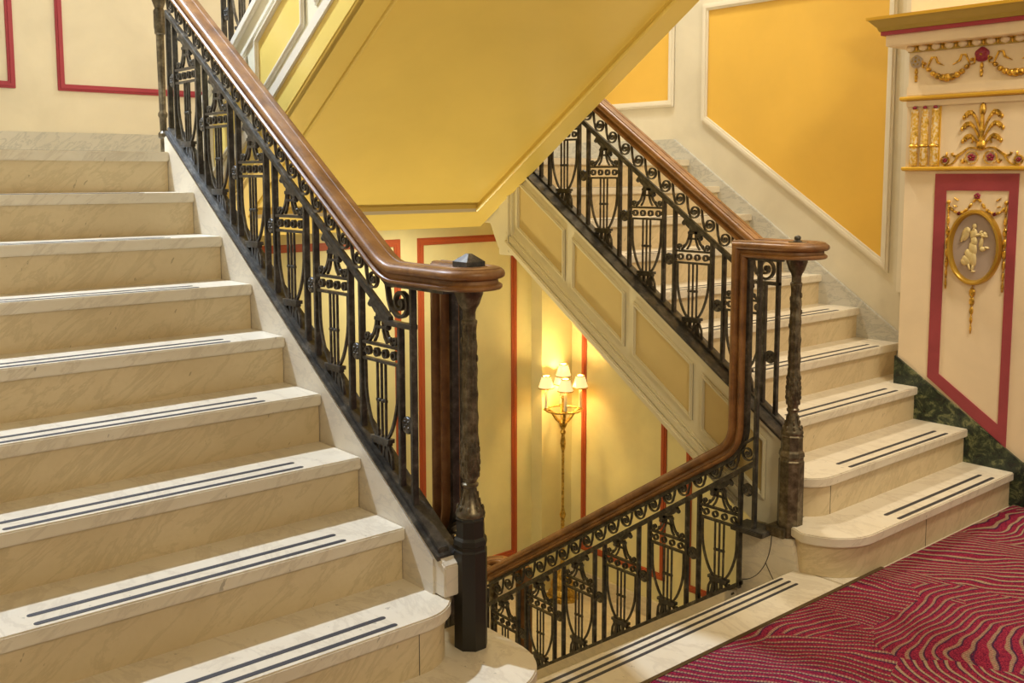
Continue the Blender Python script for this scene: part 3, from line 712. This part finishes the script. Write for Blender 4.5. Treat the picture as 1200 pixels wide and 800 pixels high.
# ------------------------------------------------------------------ ironwork
def spiral(cx, cz, r0, r1, a0, turns, n=26):
    return [(cx + (r0 + (r1 - r0) * i / n) * cos(radians(a0) + 2 * pi * turns * i / n), cz + (r0 + (r1 - r0) * i / n) * sin(radians(a0) + 2 * pi * turns * i / n)) for i in range(n + 1)]
def flip(pts, g): return [(y * g, z) for y, z in pts]
def scroll_mesh(g):
    """running scroll; uphill is +u; stem hangs from the handrail on the uphill side"""
    pts = [(.043, S * .043 + .046), (.040, .045), (.036, .016)] + spiral(0, 0, .0305, .007, 0, -1.62, 34)
    mb = MB().ribbon(flip(pts, g), .0058, .011); mb.blob((0, 0, 0), (.008, .0085, .0085), u=8, w=6)
    return mb.mesh('scroll', M['iron'])
def lyre_mesh(g, half):
    """lyre panel between two bars, z measured from the nosing line at its centre"""
    mb = MB(); T = .009
    def rb(p, w=.007, t=T): mb.ribbon(flip(p, g), w, t)
    # double horizontal bars with four rings
    for z in (.412, .362): mb.box(-T / 2 - .002, T / 2 + .002, -half, half, z - .0045, z + .0045)
    for i in range(4):
        u = (-.5 + (i + .5) / 4) * half * 1.85
        rb(spiral(u, .387, .0115, .0115, 0, 1, 14), .0055, T + .003)
    for u in (-half + .004, half - .004): rb(spiral(u, .388, .007, .007, 0, 1, 8), .006)
    # side curves of the lyre body
    w0 = half - .012
    for s in (1, -1):
        pts = [(s * w0, .360), (s * w0, .320), (s * (w0 - .001), .28)]
        for i in range(1, 9):
            t = i / 8; pts.append((s * (w0 - .001 - (w0 - .030) * (1 - cos(t * pi / 2))), .28 - .150 * sin(t * pi / 2) * (0.55 + .45 * t)))
        rb(pts, .0075)
    for u in (-.022, 0, .022): rb([(u, .362), (u * .95, .125)], .0058, .007)
    mb.box(-T / 2, T / 2, -.026, .026, .238, .246); mb.blob((0, -.010, .242), (.009, .006, .006)); mb.blob((0, .010, .242), (.009, .006, .006))
    # plate, neck and foot
    mb.box(-.012, .012, -.048, .048, .118, .130); mb.box(-.010, .010, -.040, .040, .108, .118)
    rb([(.030, .112), (.040, .098), (.052, .096), (.058, .106), (.052, .114), (.046, .108)], .006)
    rb([(.012, .112), (.012, .085), (.004, .070)], .013); rb([(-.012, .112), (-.010, .085), (-.006, .060)], .010)
    rb([(-.036, .112), (-.026, .090), (-.030, .060), (-.046, .030), (-.050, .004), (-.046, -.012)], [.012, .016, .019, .017, .013, .007])
    rb([(-.036, .108), (-.050, .080), (-.054, .045), (-.052, .015)], .007)
    mb.blob((0, (-.062) * g, -.012), (.009, .010, .010)); rb(spiral(-.058, -.004, .012, .004, 90, 1.2, 14), .006)
    rb([(.075, .085), (.040, .062), (.0, .035), (-.035, .010)], .008)
    for i in range(3): mb.blob((0, (.035 - i * .022) * g, .082 - i * .015), (.011, .009, .011))
    # tower on top
    for s in (1, -1):
        rb([(s * .064, .418), (s * .052, .428), (s * .036, .446), (s * .026, .468), (s * .020, .495), (s * .017, .505)], .008)
        rb([(s * .034, .420), (s * .022, .436), (s * .014, .458), (s * .009, .505)], .006)
        rb(spiral(s * .074, .432, .012, .003, -90 if s > 0 else -90, 1.3 * s, 14), .006)
        mb.blob((0, s * .050 * g, .434), (.008, .008, .008))
    mb.box(-T / 2, T / 2, -.030, .030, .462, .470); mb.box(-T / 2 - .003, T / 2 + .003, -.026, .026, .486, .497)
    rb([(.050, .516 + S * .050 - .004), (.020, .516 + S * .02 - .012), (-.030, .516 - S * .03 - .008), (-.046, .516 - S * .046 - .006)], .016, T + .006)
    mb.blob((0, .054 * g, .516 + S * .05 - .018), (.010, .010, .010)); mb.blob((0, -.040 * g, .516 - S * .04 - .020), (.010, .010, .010))
    return mb.mesh('lyre_panel', M['iron'])
def rosette_mesh():
    mb = MB(); vs = []
    mb.lathe([(.001, -.006), (.0235, -.006), (.0265, -.002), (.0265, .002), (.0235, .006), (.001, .006)], (0, 0, 0), 20)
    R = Matrix.Rotation(pi / 2, 3, 'Y'); mb.v = [tuple(R @ Vector(v)) for v in mb.v]
    for k in range(4):
        a = pi / 4 + k * pi / 2; mb.blob((0, .0125 * cos(a), .0125 * sin(a)), (.0105, .0075, .0075), u=8, w=6)
    mb.blob((0, 0, 0), (.013, .005, .005), u=8, w=6)
    return mb.mesh('rosette', M['iron'])
ME = {}
for g in (1, -1): ME['scroll', g] = scroll_mesh(g)
ME['ros'] = rosette_mesh()
BW, BT = .014, .020
def bar(parent, x, y, z0, z1, name='baluster'):
    return MB().box(x - BT / 2, x + BT / 2, y - BW / 2, y + BW / 2, z0, z1).build(name, M['iron'], parent, bevel=.0015)
HP = [(.022, 0), (.031, .002), (.0355, .007), (.0355, .013), (.031, .017), (.0245, .019), (.0235, .029), (.027, .032), (.036, .033), (.0415, .038), (.043, .045), (.041, .052), (.035, .0575), (.030, .0585), (.0285, .0615), (.018, .0640), (.007, .0640), (.0055, .0620)]
HP = HP + [(-a, b) for a, b in HP[::-1]]
def handrail(path, parent, name='handrail', up=(0, 0, 1), side=(1, 0, 0), mt=None):
    p0, p1 = Vector(path[0]), Vector(path[1]); d = (p1 - p0).normalized(); side = Vector(side)
    u = side.cross(d).normalized()
    if u.dot(Vector(up)) < 0: u = -u
    return MB().sweep(HP, path, side, u).build(name, mt or M['wood'], parent)
def bez(a, b, c, n=6): return [tuple(Vector(a) * (1 - t) ** 2 + Vector(b) * 2 * t * (1 - t) + Vector(c) * t * t) for t in [i / n for i in range(n + 1)]]

def railing(th, X, f, g, r0, pitch, n, off, ya, yb, sc0, nsc, first=0, ros0=True):
    """lyres, bars, rosettes and scrolls on a slope; f nosing line; rosettes at r0+i*pitch"""
    half = pitch / 2 - .036
    key = ('lyre', g, round(half, 4))
    if key not in ME: ME[key] = lyre_mesh(g, half)
    for i in range(n):
        yr = r0 + i * pitch
        if i >= first:
            b1 = yr - .031; b2 = yr + .031
            for yb_ in (b1, b2): bar(th, X, yb_, f(yb_) + off + .045, f(yb_) + off + .525)
        if i or ros0: inst(ME['ros'], 'rosette', th, (X, yr, f(yr) + off + .283))
        if i < n - 1:
            yc = yr + pitch / 2; inst(ME[key], 'lyre_panel', th, (X, yc, f(yc) + off))
    for i in range(nsc):
        y = sc0 + i * .0805; inst(ME['scroll', g], 'scroll', th, (X, y, f(y) + off + .584))
    MB().prism([(ya, f(ya) + off + .516), (yb, f(yb) + off + .516), (yb, f(yb) + off + .540), (ya, f(ya) + off + .540)], 'X', X - .009, X + .009).build('sloping_bar', M['iron'], th, bevel=.002)
    MB().prism([(ya, f(ya) + off + .626), (yb, f(yb) + off + .626), (yb, f(yb) + off + .637), (ya, f(ya) + off + .637)], 'X', X - .013, X + .013).build('rail_bar', M['iron'], th, bevel=.001)

# ---- left railing
XLr, XLn, XLd = 1.650, 1.7125, 1.775
LR = thing('stair_railing', (XLr, 2.4, .45), 'dark iron lyre railing with mahogany handrail climbing the left flight', 'railing')
railing(LR, XLr, nup, 1, 2.390, .2715, 7, 0.0, 2.47, 4.06, 2.482 + .0805, 19, 1)
bar(LR, XLr, 2.421, .545, 1.075); bar(LR, XLr, 2.358, .50, 1.19, 'end_bar')
MB().box(XLr - .012, XLr + .012, 2.350, 2.49, 1.062, 1.078).build('level_bar', M['iron'], LR, bevel=.002)
pts = [(2.487, 1.185), (2.478, 1.14), (2.462, 1.105)] + spiral(2.418, 1.135, .046, .010, -25, -1.6, 34)
mb = MB().ribbon(pts, .009, .016, XLr); mb.blob((XLr, 2.418, 1.135), (.010, .012, .012)); mb.build('end_scroll', M['iron'], LR)
pl = MB().prism([(2.21, nup(2.21) + .052), (4.05, nup(4.05) + .052), (4.05, nup(4.05) + .064), (2.21, nup(2.21) + .064)], 'X', XL - .004, XLr + .055)
pl.prism([(2.22, nup(2.22) + .06), (4.05, nup(4.05) + .06), (4.05, nup(4.05) + .078), (2.22, nup(2.22) + .078)], 'X', XLr - .018, XLr + .018)
pl.build('base_rail', M['iron'], LR, bevel=.002)
bot = lambda y: nup(y) + .636
yk = Y1 + (1.190 - .636 - RIS) / S
path = [(XLr, 4.07, bot(4.07))] + bez((XLr, yk + .07, bot(yk + .07)), (XLr, yk, 1.190), (XLr, yk - .06, 1.190), 5) + [(XLr, 2.20, 1.190)]
rr = (XLd - XLr) / 2
path += [(XLn - rr * cos(t), 2.185 - rr * sin(t), 1.190) for t in [pi * i / 12 for i in range(13)]] + [(XLd, 2.337, 1.190)]
HRP = path
# extend to the far end with an easing onto the upper wreath
path = [(XLd + .03, 4.16, 2.275), (XLd + .02, 4.24, 2.275)] + [(XLn + .005 + rr * 1.1 * cos(t), 4.25 + rr * sin(t), 2.275) for t in [pi * i / 8 for i in range(9)]] + bez((XLr, 4.16, 2.275), (XLr, 4.10, 2.275), (XLr, 4.03, bot(4.03)), 5) + HRP[1:]
hr = MB().sweep(HP, path, (1, 0, 0), (0, 0, 1)); n = len(HP)
hr.v[-n:] = [(x, y + z - 1.190, z) for x, y, z in hr.v[-n:]]
hr.build('handrail', M['wood'], LR)
MB().box(XLr - .018, XLr + .018, 2.19, 2.47, 1.181, 1.190).build('rail_bar', M['iron'], LR, smooth=False)

# ---- newels
def newel(X, Y, z0, lab, finial):
    th = thing('newel_post', (X, Y, z0), lab, 'newel post', 'newel posts of the landing')
    H = 1.19 - z0; k = H / 1.03
    o8 = dict(seg=8, rot=pi / 8)
    MB().lathe([(.049, 0), (.049, .285 * k), (.046, .290 * k), (.046, .300 * k), (.050, .304 * k), (.048, .318 * k), (.042, .326 * k), (.041, .372 * k), (.044, .378 * k), (.041, .384 * k)], (X, Y, z0), **o8).build('base', M['newel_iron'] if finial != 'pyramid' else M['iron_black'], th, smooth=False)
    mb = MB().lathe([(.041, .384 * k), (.043, .391 * k), (.040, .400 * k), (.031, .414 * k), (.0245, .430 * k), (.0205, .448 * k), (.018, .468 * k)], (X, Y, z0), 32)
    for i in range(8):
        a = 2 * pi * i / 8
        for rr_, zz_, sc in ((.035, .406, 1.25), (.0265, .425, 1.0), (.022, .444, .8)):
            mb.blob((X + rr_ * cos(a), Y + rr_ * sin(a), z0 + zz_ * k), (.0045 * sc, .0045 * sc, .012), u=6, w=5)
    mb.build('leaf_bell', M['newel_iron'], th)
    MB().lathe([(.019, .466 * k), (.023, .470 * k), (.024, .477 * k), (.019, .482 * k), (.021, .490 * k)], (X, Y, z0), 24).build('ring', M['newel_iron'], th)
    mb = MB().lathe([(.019, .488 * k), (.024, .498 * k), (.027, .520 * k), (.0265, .560 * k), (.024, .597 * k), (.022, .602 * k)], (X, Y, z0), 32)
    for j in range(6):
        for i in range(10):
            a = 2 * pi * (i + .5 * (j % 2)) / 10; rr_ = (.0245, .0265, .027, .0265, .0255, .0245)[j]
            mb.blob((X + rr_ * cos(a), Y + rr_ * sin(a), z0 + (.503 + .018 * j) * k), (.0038, .0038, .010), u=6, w=5)
    mb.build('bulb', M['newel_iron'], th)
    zs = [.598 + i * .0225 for i in range(16)]
    mb = MB().lathe([(.0225 - .004 * (i / 15) + (.0025 if i % 3 == 0 else 0), z * k) for i, z in enumerate(zs)], (X, Y, z0), 40, lobes=10, amp=.06)
    random.seed(3)
    for i in range(26):
        a = i * 2.4; z = .61 + i * .0125; mb.blob((X + .021 * cos(a), Y + .021 * sin(a), z0 + z * k), (.0042, .0042, .011), u=6, w=4)
    mb.lathe([(.019, .930 * k), (.023, .934 * k), (.023, .941 * k), (.019, .945 * k)], (X, Y, z0), 24)
    mb.build('shaft', M['newel_iron'], th)
    MB().lathe([(.018, .943 * k), (.018, .965 * k), (.021, .975 * k), (.030, .990 * k), (.036, 1.008 * k), (.040, 1.018 * k), (.040, 1.030 * k), (.034, 1.030 * k + .064)], (X, Y, z0), 32).build('capital', M['newel_iron'], th)
    zt = 1.254
    if finial == 'pyramid':
        mb = MB().box(X - .032, X + .032, Y - .032, Y + .032, zt - .006, zt + .013)
        mb.add([(X - .032, Y - .032, zt + .013), (X + .032, Y - .032, zt + .013), (X + .032, Y + .032, zt + .013), (X - .032, Y + .032, zt + .013), (X - .006, Y - .006, zt + .034), (X + .006, Y - .006, zt + .034), (X + .006, Y + .006, zt + .034), (X - .006, Y + .006, zt + .034)],
               [(0, 1, 5, 4), (1, 2, 6, 5), (2, 3, 7, 6), (3, 0, 4, 7), (4, 5, 6, 7), (0, 3, 2, 1)])
        mb.build('finial', M['iron'], th, smooth=False)
    else:
        MB().lathe([(.017, -.006), (.017, .003), (.010, .006), (.013, .013), (.011, .020), (.004, .024)], (X, Y, zt), 20).build('finial', M['iron'], th)
    return th
newel(XLn + .006, 2.185, .16, 'turned dark iron newel with square pyramid cap at the foot of the left flight', 'pyramid')
XRr, XRn, XRd = 3.370, 3.290, 3.210
nr = newel(XRn, 2.178, .112, 'turned dark iron newel with small knob at the foot of the right flight', 'ball')
MB().box(XRn - .062, XRn + .02, 2.165, 2.245, .112, .150).build('plinth', M['newel_iron'], nr, bevel=.002)

# ---- left middle railing (drop + descent)
def mid_path(X, ytop=2.337):
    e0 = .585; b2 = lambda y: ndn(y) + e0 + .03 * (y - 2.4)
    c = (X, ytop, b2(ytop)); p = [(X, ytop - .0001, 1.190), (X, ytop, .56)]
    p = [(X, ytop, 1.150)] + bez((X, ytop, c[2] + .10), c, (X, ytop + .085, b2(ytop + .085)), 8)
    return p, b2
def mid_rail(X, lab, rings):
    th = thing('stair_railing', (X, 2.3, .12), lab, 'railing')
    p, b2 = mid_path(X)
    railing(th, X, ndn, -1, 2.317, .2690, 7, -.018, 2.290, 3.945, 2.323, 20, 1, False)
    bar(th, X, 2.352, ndn(2.352) + .03, ndn(2.352) + .51); bar(th, X, 2.286, .115, 1.19, 'corner_post')
    MB().prism([(2.345, ndn(2.345) + .036), (3.96, ndn(3.96) + .036), (3.96, ndn(3.96) + .056), (2.345, ndn(2.345) + .056)], 'X', X - .020, X + .020).build('base_rail', M['iron'], th, bevel=.002)
    MB().sweep([(-.012, -.014), (.012, -.014), (.012, .0005), (-.012, .0005)], [(X, 2.337, 1.185)] + p[1:] + [(X, 3.90, b2(3.90))], (1, 0, 0), (0, 1, 0)).build('rail_core', M['iron'], th, smooth=False)
    bar(th, X, 3.942, ndn(3.942) + .03, ndn(3.942) + .60, 'end_bar')
    # mitred corner then the drop and the descending rail
    path = [(X, 2.3375, 1.190)] + p[1:] + [(X, 3.90, b2(3.90))]
    zE = b2(3.90)
    # vertical part: up vector points +Y
    mb = MB(); side = Vector((1, 0, 0)); prof = HP
    # top cap ring cut on the 45 degree mitre
    vs = []
    for a, b in HP: vs.append((X + a, 2.337 + b, 1.190 + b))
    sgn = 1 if rings else -1
    ring_c = X + sgn * .08
    tail = [(X, 3.96, zE - .005)] + [(ring_c - sgn * .08 * cos(t), 3.985 + .06 * sin(t), zE - .01) for t in [pi * i / 8 for i in range(9)]] + [(X + sgn * .16, 3.90, zE - .01), (X + sgn * .16, 3.83, zE - .01)]
    mb.sweep(HP, path + tail, (1, 0, 0), (0, 1, 0))
    n = len(HP)
    for i, (a, b) in enumerate(HP): mb.v[i] = (X + a, 2.337 + b, 1.190 + b)
    mb.build('handrail', M['wood'], th)
    # lower continuation: drop and rail of the lower side flight
    xx = X + sgn * .16; z1 = zE - .01
    q = [(xx, 3.80, z1 + .06), (xx, 3.80, z1 - .40)] + bez((xx, 3.80, z1 - .42), (xx, 3.80, z1 - .55), (xx, 3.72, z1 - .62), 5) + [(xx, 2.6, z1 - .62 - S * 1.12)]
    MB().sweep(HP, q, (1, 0, 0), (0, 1, 0)).build('lower_handrail', M['wood'], th)
    bar(th, xx, 3.86, ZB, z1 - .02, 'lower_post')
    MB().lathe([(.035, 0), (.035, .25), (.02, .32), (.018, .8), (.03, abs(ZB - z1) - .02)], (ring_c, 3.985, ZB), 16).build('lower_newel', M['newel_iron'], th)
    return th
mid_rail(XLd, 'dark iron railing dropping behind the left newel into the descending flight', False)
MR = mid_rail(XRd, 'dark iron lyre railing descending at the centre beside the middle flight', True)
MB().box(XRd - .035, XRd + .075, 2.225, 2.375, .108, .128).build('foot_plate', M['iron'], MR, bevel=.003)
inst(ME['ros'], 'rosette', MR, (XRd, 2.319, .275))

# ---- right railing
RR = thing('stair_railing', (XRr, 2.3, .5), 'dark iron lyre railing with mahogany handrail climbing the right flight', 'railing')
railing(RR, XRr, nup, 1, 2.343, .2655, 7, .037, 2.435, 4.0, 2.577 - .0805, 19, 1)
bar(RR, XRr, 2.374, .57, 1.075); bar(RR, XRr, 2.312, .53, 1.19, 'end_bar')
MB().box(XRr - .012, XRr + .012, 2.305, 2.44, 1.070, 1.084).build('level_bar', M['iron'], RR, bevel=.002)
pts = [(2.437, 1.185), (2.430, 1.14), (2.414, 1.11)] + spiral(2.372, 1.135, .046, .010, -25, -1.6, 34)
mb = MB().ribbon(pts, .009, .016, XRr); mb.blob((XRr, 2.372, 1.135), (.010, .012, .012)); mb.build('end_scroll', M['iron'], RR)
pl = MB().prism([(2.21, nup(2.21) + .094), (3.98, nup(3.98) + .094), (3.98, nup(3.98) + .104), (2.21, nup(2.21) + .104)], 'X', XS - .014, XRr + .04)
pl.prism([(2.22, nup(2.22) + .10), (3.98, nup(3.98) + .10), (3.98, nup(3.98) + .114), (2.22, nup(2.22) + .114)], 'X', XRr - .018, XRr + .018)
pl.build('base_rail', M['iron'], RR, bevel=.002)
botR = lambda y: nup(y) + .672
yk = Y1 + (1.190 - .672 - RIS) / S
path = [(XRr, 3.99, botR(3.99)), (XRr, yk, 1.190), (XRr, 2.19, 1.190)]
rr = (XRr - XRd) / 2
path += [(XRn + rr * cos(t), 2.185 - rr * sin(t), 1.190) for t in [pi * i / 12 for i in range(13)]] + [(XRd, 2.337, 1.190)]
mb = MB().sweep(HP, path, (1, 0, 0), Vector((0, -S, 1)).normalized())
n = len(HP)
mb.v[-n:] = [(x, y + z - 1.190, z) for x, y, z in mb.v[-n:]]
mb.build('handrail', M['wood'], RR)
MB().box(XRr - .018, XRr + .018, 2.19, 2.43, 1.181, 1.190).build('rail_bar', M['iron'], RR, smooth=False)
MB().box(XRd - .018, XRd + .018, 2.19, 2.33, 1.181, 1.190).build('rail_bar', M['iron'], RR, smooth=False)

# ---- upper flight railing (top left) and the thin pole on the half landing
UR = thing('stair_railing', (XA + .04, 3.9, 1.9), 'dark iron railing of the upper flight behind the left handrail', 'railing')
nhs = lambda y: nhi(y)
railing(UR, XA + .045, nhs, -1, 2.30, .27, 7, .07, 2.2, 4.02, 2.25, 20, 0)
pu = [(XA + .045, 4.08, nhi(4.08) + .115), (XA + .045, 2.1, nhi(2.1) + .115)]
MB().sweep([(-.03, 0), (.03, 0), (.03, .02), (-.03, .02)], pu, (1, 0, 0), (0, S, 1)).build('base_rail', M['iron'], UR)
MB().sweep(HP, [(XA + .045, 4.06, nhi(4.06) + .71), (XA + .045, 2.1, nhi(2.1) + .71)], (1, 0, 0), Vector((0, S, 1)).normalized()).build('handrail', M['wood'], UR)
PO = thing('newel_post', (1.712, 4.29, ZL), 'slender dark turned iron post on the upper half landing', 'newel post')
MB().lathe([(.014, 0), (.014, .06), (.022, .07), (.022, .085), (.014, .095), (.015, .15), (.020, .16), (.020, .17), (.014, .18), (.0165, .42), (.017, .50), (.022, .505), (.022, .52), (.024, .53), (.024, .60), (.018, .61), (.028, .64), (.034, .66), (.034, .675)], (1.712, 4.29, ZL), 20).build('shaft', M['newel_iron'], PO)
MB().box(1.712, 1.775, 4.28, 4.30, ZL + .085, ZL + .10).build('bracket', M['iron'], PO)
MB().lathe([(.045, 0), (.06, .01), (.062, .05), (.05, .066), (.02, .07)], (1.712, 4.27, 2.272), 24).build('cap', M['wood'], PO)

# ------------------------------------------------------------------ floor lamp on the lower landing
LX, LY = 4.985, 5.235
FLp = thing('floor_lamp', (LX, LY, ZB), 'gilt candelabra floor lamp with five lit shades on the lower landing', 'lamp')
MB().lathe([(.118, 0), (.122, .012), (.118, .028), (.100, .036), (.104, .050), (.095, .064), (.080, .080), (.085, .105), (.072, .14), (.055, .165), (.040, .185), (.030, .215), (.022, .24)], (LX, LY, ZB), 32, lobes=8, amp=.05).build('base', M['brass'], FLp)
prof = [(.016, .24), (.020, .26), (.014, .29)]
z = .29
while z < .60: prof += [(.011, z), (.015, z + .012), (.011, z + .024)]; z += .026
prof += [(.019, .62), (.024, .64), (.016, .665), (.010, .69), (.0095, 1.12), (.016, 1.14), (.021, 1.18), (.017, 1.21), (.012, 1.24), (.022, 1.26), (.012, 1.28), (.028, 1.31), (.034, 1.335), (.022, 1.35), (.012, 1.38), (.010, 1.50), (.014, 1.51), (.006, 1.52)]
MB().lathe(prof, (LX, LY, ZB), 20).build('pole', M['brass'], FLp)
for i in range(4):
    a = pi * .5 * i + pi * .30; d = (cos(a), sin(a))
    pts = [(LX + d[0] * r, LY + d[1] * r, ZB + z) for r, z in [(.02, 1.33), (.05, 1.36), (.085, 1.415), (.115, 1.435), (.130, 1.43)]]
    MB().tube(pts, [.011, .012, .011, .009, .008], 8).build('arm', M['brass'], FLp)
def candle(x, y, zb, hc, hs, parent):
    MB().lathe([(.006, -.012), (.020, -.004), (.024, .002), (.012, .004), (.012, .012)], (x, y, zb), 16).build('drip_pan', M['brass'], parent)
    MB().lathe([(.012, .01), (.012, hc)], (x, y, zb), 12).build('candle_tube', M['candle'], parent)
    zt = zb + hs
    sh = MB(); n = 24; vs = []; fs = []
    for r, z in [(.056, 0), (.047, .03), (.039, .06), (.030, .088), (.0285, .088), (.037, .06), (.045, .03), (.054, 0)]:
        vs += [(x + r * cos(2 * pi * k / n) * (1 + .02 * cos(8 * 2 * pi * k / n)), y + r * sin(2 * pi * k / n) * (1 + .02 * cos(8 * 2 * pi * k / n)), zt + z) for k in range(n)]
    for i in range(8):
        j = (i + 1) % 8
        for k in range(n): fs.append((i * n + k, i * n + (k + 1) % n, j * n + (k + 1) % n, j * n + k))
    s_ = sh.add(vs, fs).build('shade', M['shade'], parent)
    for r, z in ((.056, .001), (.030, .087)):
        MB().tube([(x + r * cos(t), y + r * sin(t), zt + z) for t in [2 * pi * k / 20 for k in range(21)]], .0042, 6).build('shade_trim', M['brass'], s_)
    l = bpy.data.lights.new('bulb', 'POINT'); l.energy = LAMP_W; l.color = (1, .70, .28); l.shadow_soft_size = .018
    lo = bpy.data.objects.new('bulb_light', l); link(lo, parent); lo.location = (x, y, zt + .062)
LAMP_W = 5.5
zr = ZB + 1.432
for i in range(4):
    a = pi * .5 * i + pi * .30; candle(LX + .125 * cos(a), LY + .125 * sin(a), zr, .155, .158, FLp)
candle(LX, LY, ZB + 1.52, .14, .155, FLp)
MB().tube([(LX + .128 * cos(t), LY + .128 * sin(t), zr - .006) for t in [2 * pi * k / 32 for k in range(33)]], .0075, 6).build('ring', M['brass'], FLp)

# ------------------------------------------------------------------ light
def light(name, kind, loc, energy, col, size=.3, target=None, **k):
    l = bpy.data.lights.new(name, kind); l.energy = energy; l.color = col
    if kind == 'AREA': l.size = size; l.shape = 'DISK'
    else: l.shadow_soft_size = size
    for a, v in k.items(): setattr(l, a, v)
    o = bpy.data.objects.new(name, l); COL.objects.link(o); o.location = loc
    if target: o.rotation_euler = (Vector(target) - Vector(loc)).to_track_quat('-Z', 'Y').to_euler()
    return o
light('upper_stair_light', 'SPOT', (.72, 4.85, 4.6), 1000, (.68, .81, 1.0), .07, (1.0, 2.5, .4), spot_size=radians(72), spot_blend=.7)
light('upper_right_light', 'AREA', (4.1, 4.4, 4.9), 85, (1.0, .94, .82), .35, (4.1, 2.8, .5))
light('landing_overhead_fill', 'AREA', (3.6, .3, 4.4), 92, (1.0, .89, .70), .8, (3.8, 2.2, .6))  # added overhead fill for landing and pier, no fixture behind it
light('landing_front_fill', 'AREA', (1.3, -.9, 2.6), 36, (1.0, .82, .52), .6, (2.6, 2.8, 1.0))  # added fill from behind the viewer, brightens faces turned left
light('lower_landing_fill', 'AREA', (3.6, 4.9, 1.22), 14, (1.0, .90, .64), .5, (3.8, 4.9, -1.6))  # added fill hidden under the upper half landing, source invented
light('soffit_fill_spot', 'SPOT', (2.5, 4.7, -1.5), 330, (1.0, .87, .56), .2, (2.5, 3.55, 1.65), spot_size=radians(56), spot_blend=.8)  # invented hidden spot that gives the ochre soffit its glow
light('stringer_fill_point', 'POINT', (1.30, 5.05, .05), 13, (1.0, .90, .68), .12)  # added unseen point light for right stringer and wall, no lamp modelled
w = bpy.data.worlds.new('world'); scn.world = w; w.use_nodes = True
bg = w.node_tree.nodes['Background']; bg.inputs[0].default_value = (1.0, .90, .74, 1); bg.inputs[1].default_value = .34

scn.view_settings.view_transform = 'Standard'; scn.view_settings.look = 'None'
scn.view_settings.gamma = 1.0; scn.view_settings.exposure = 0.0; scn.view_settings.use_curve_mapping = False
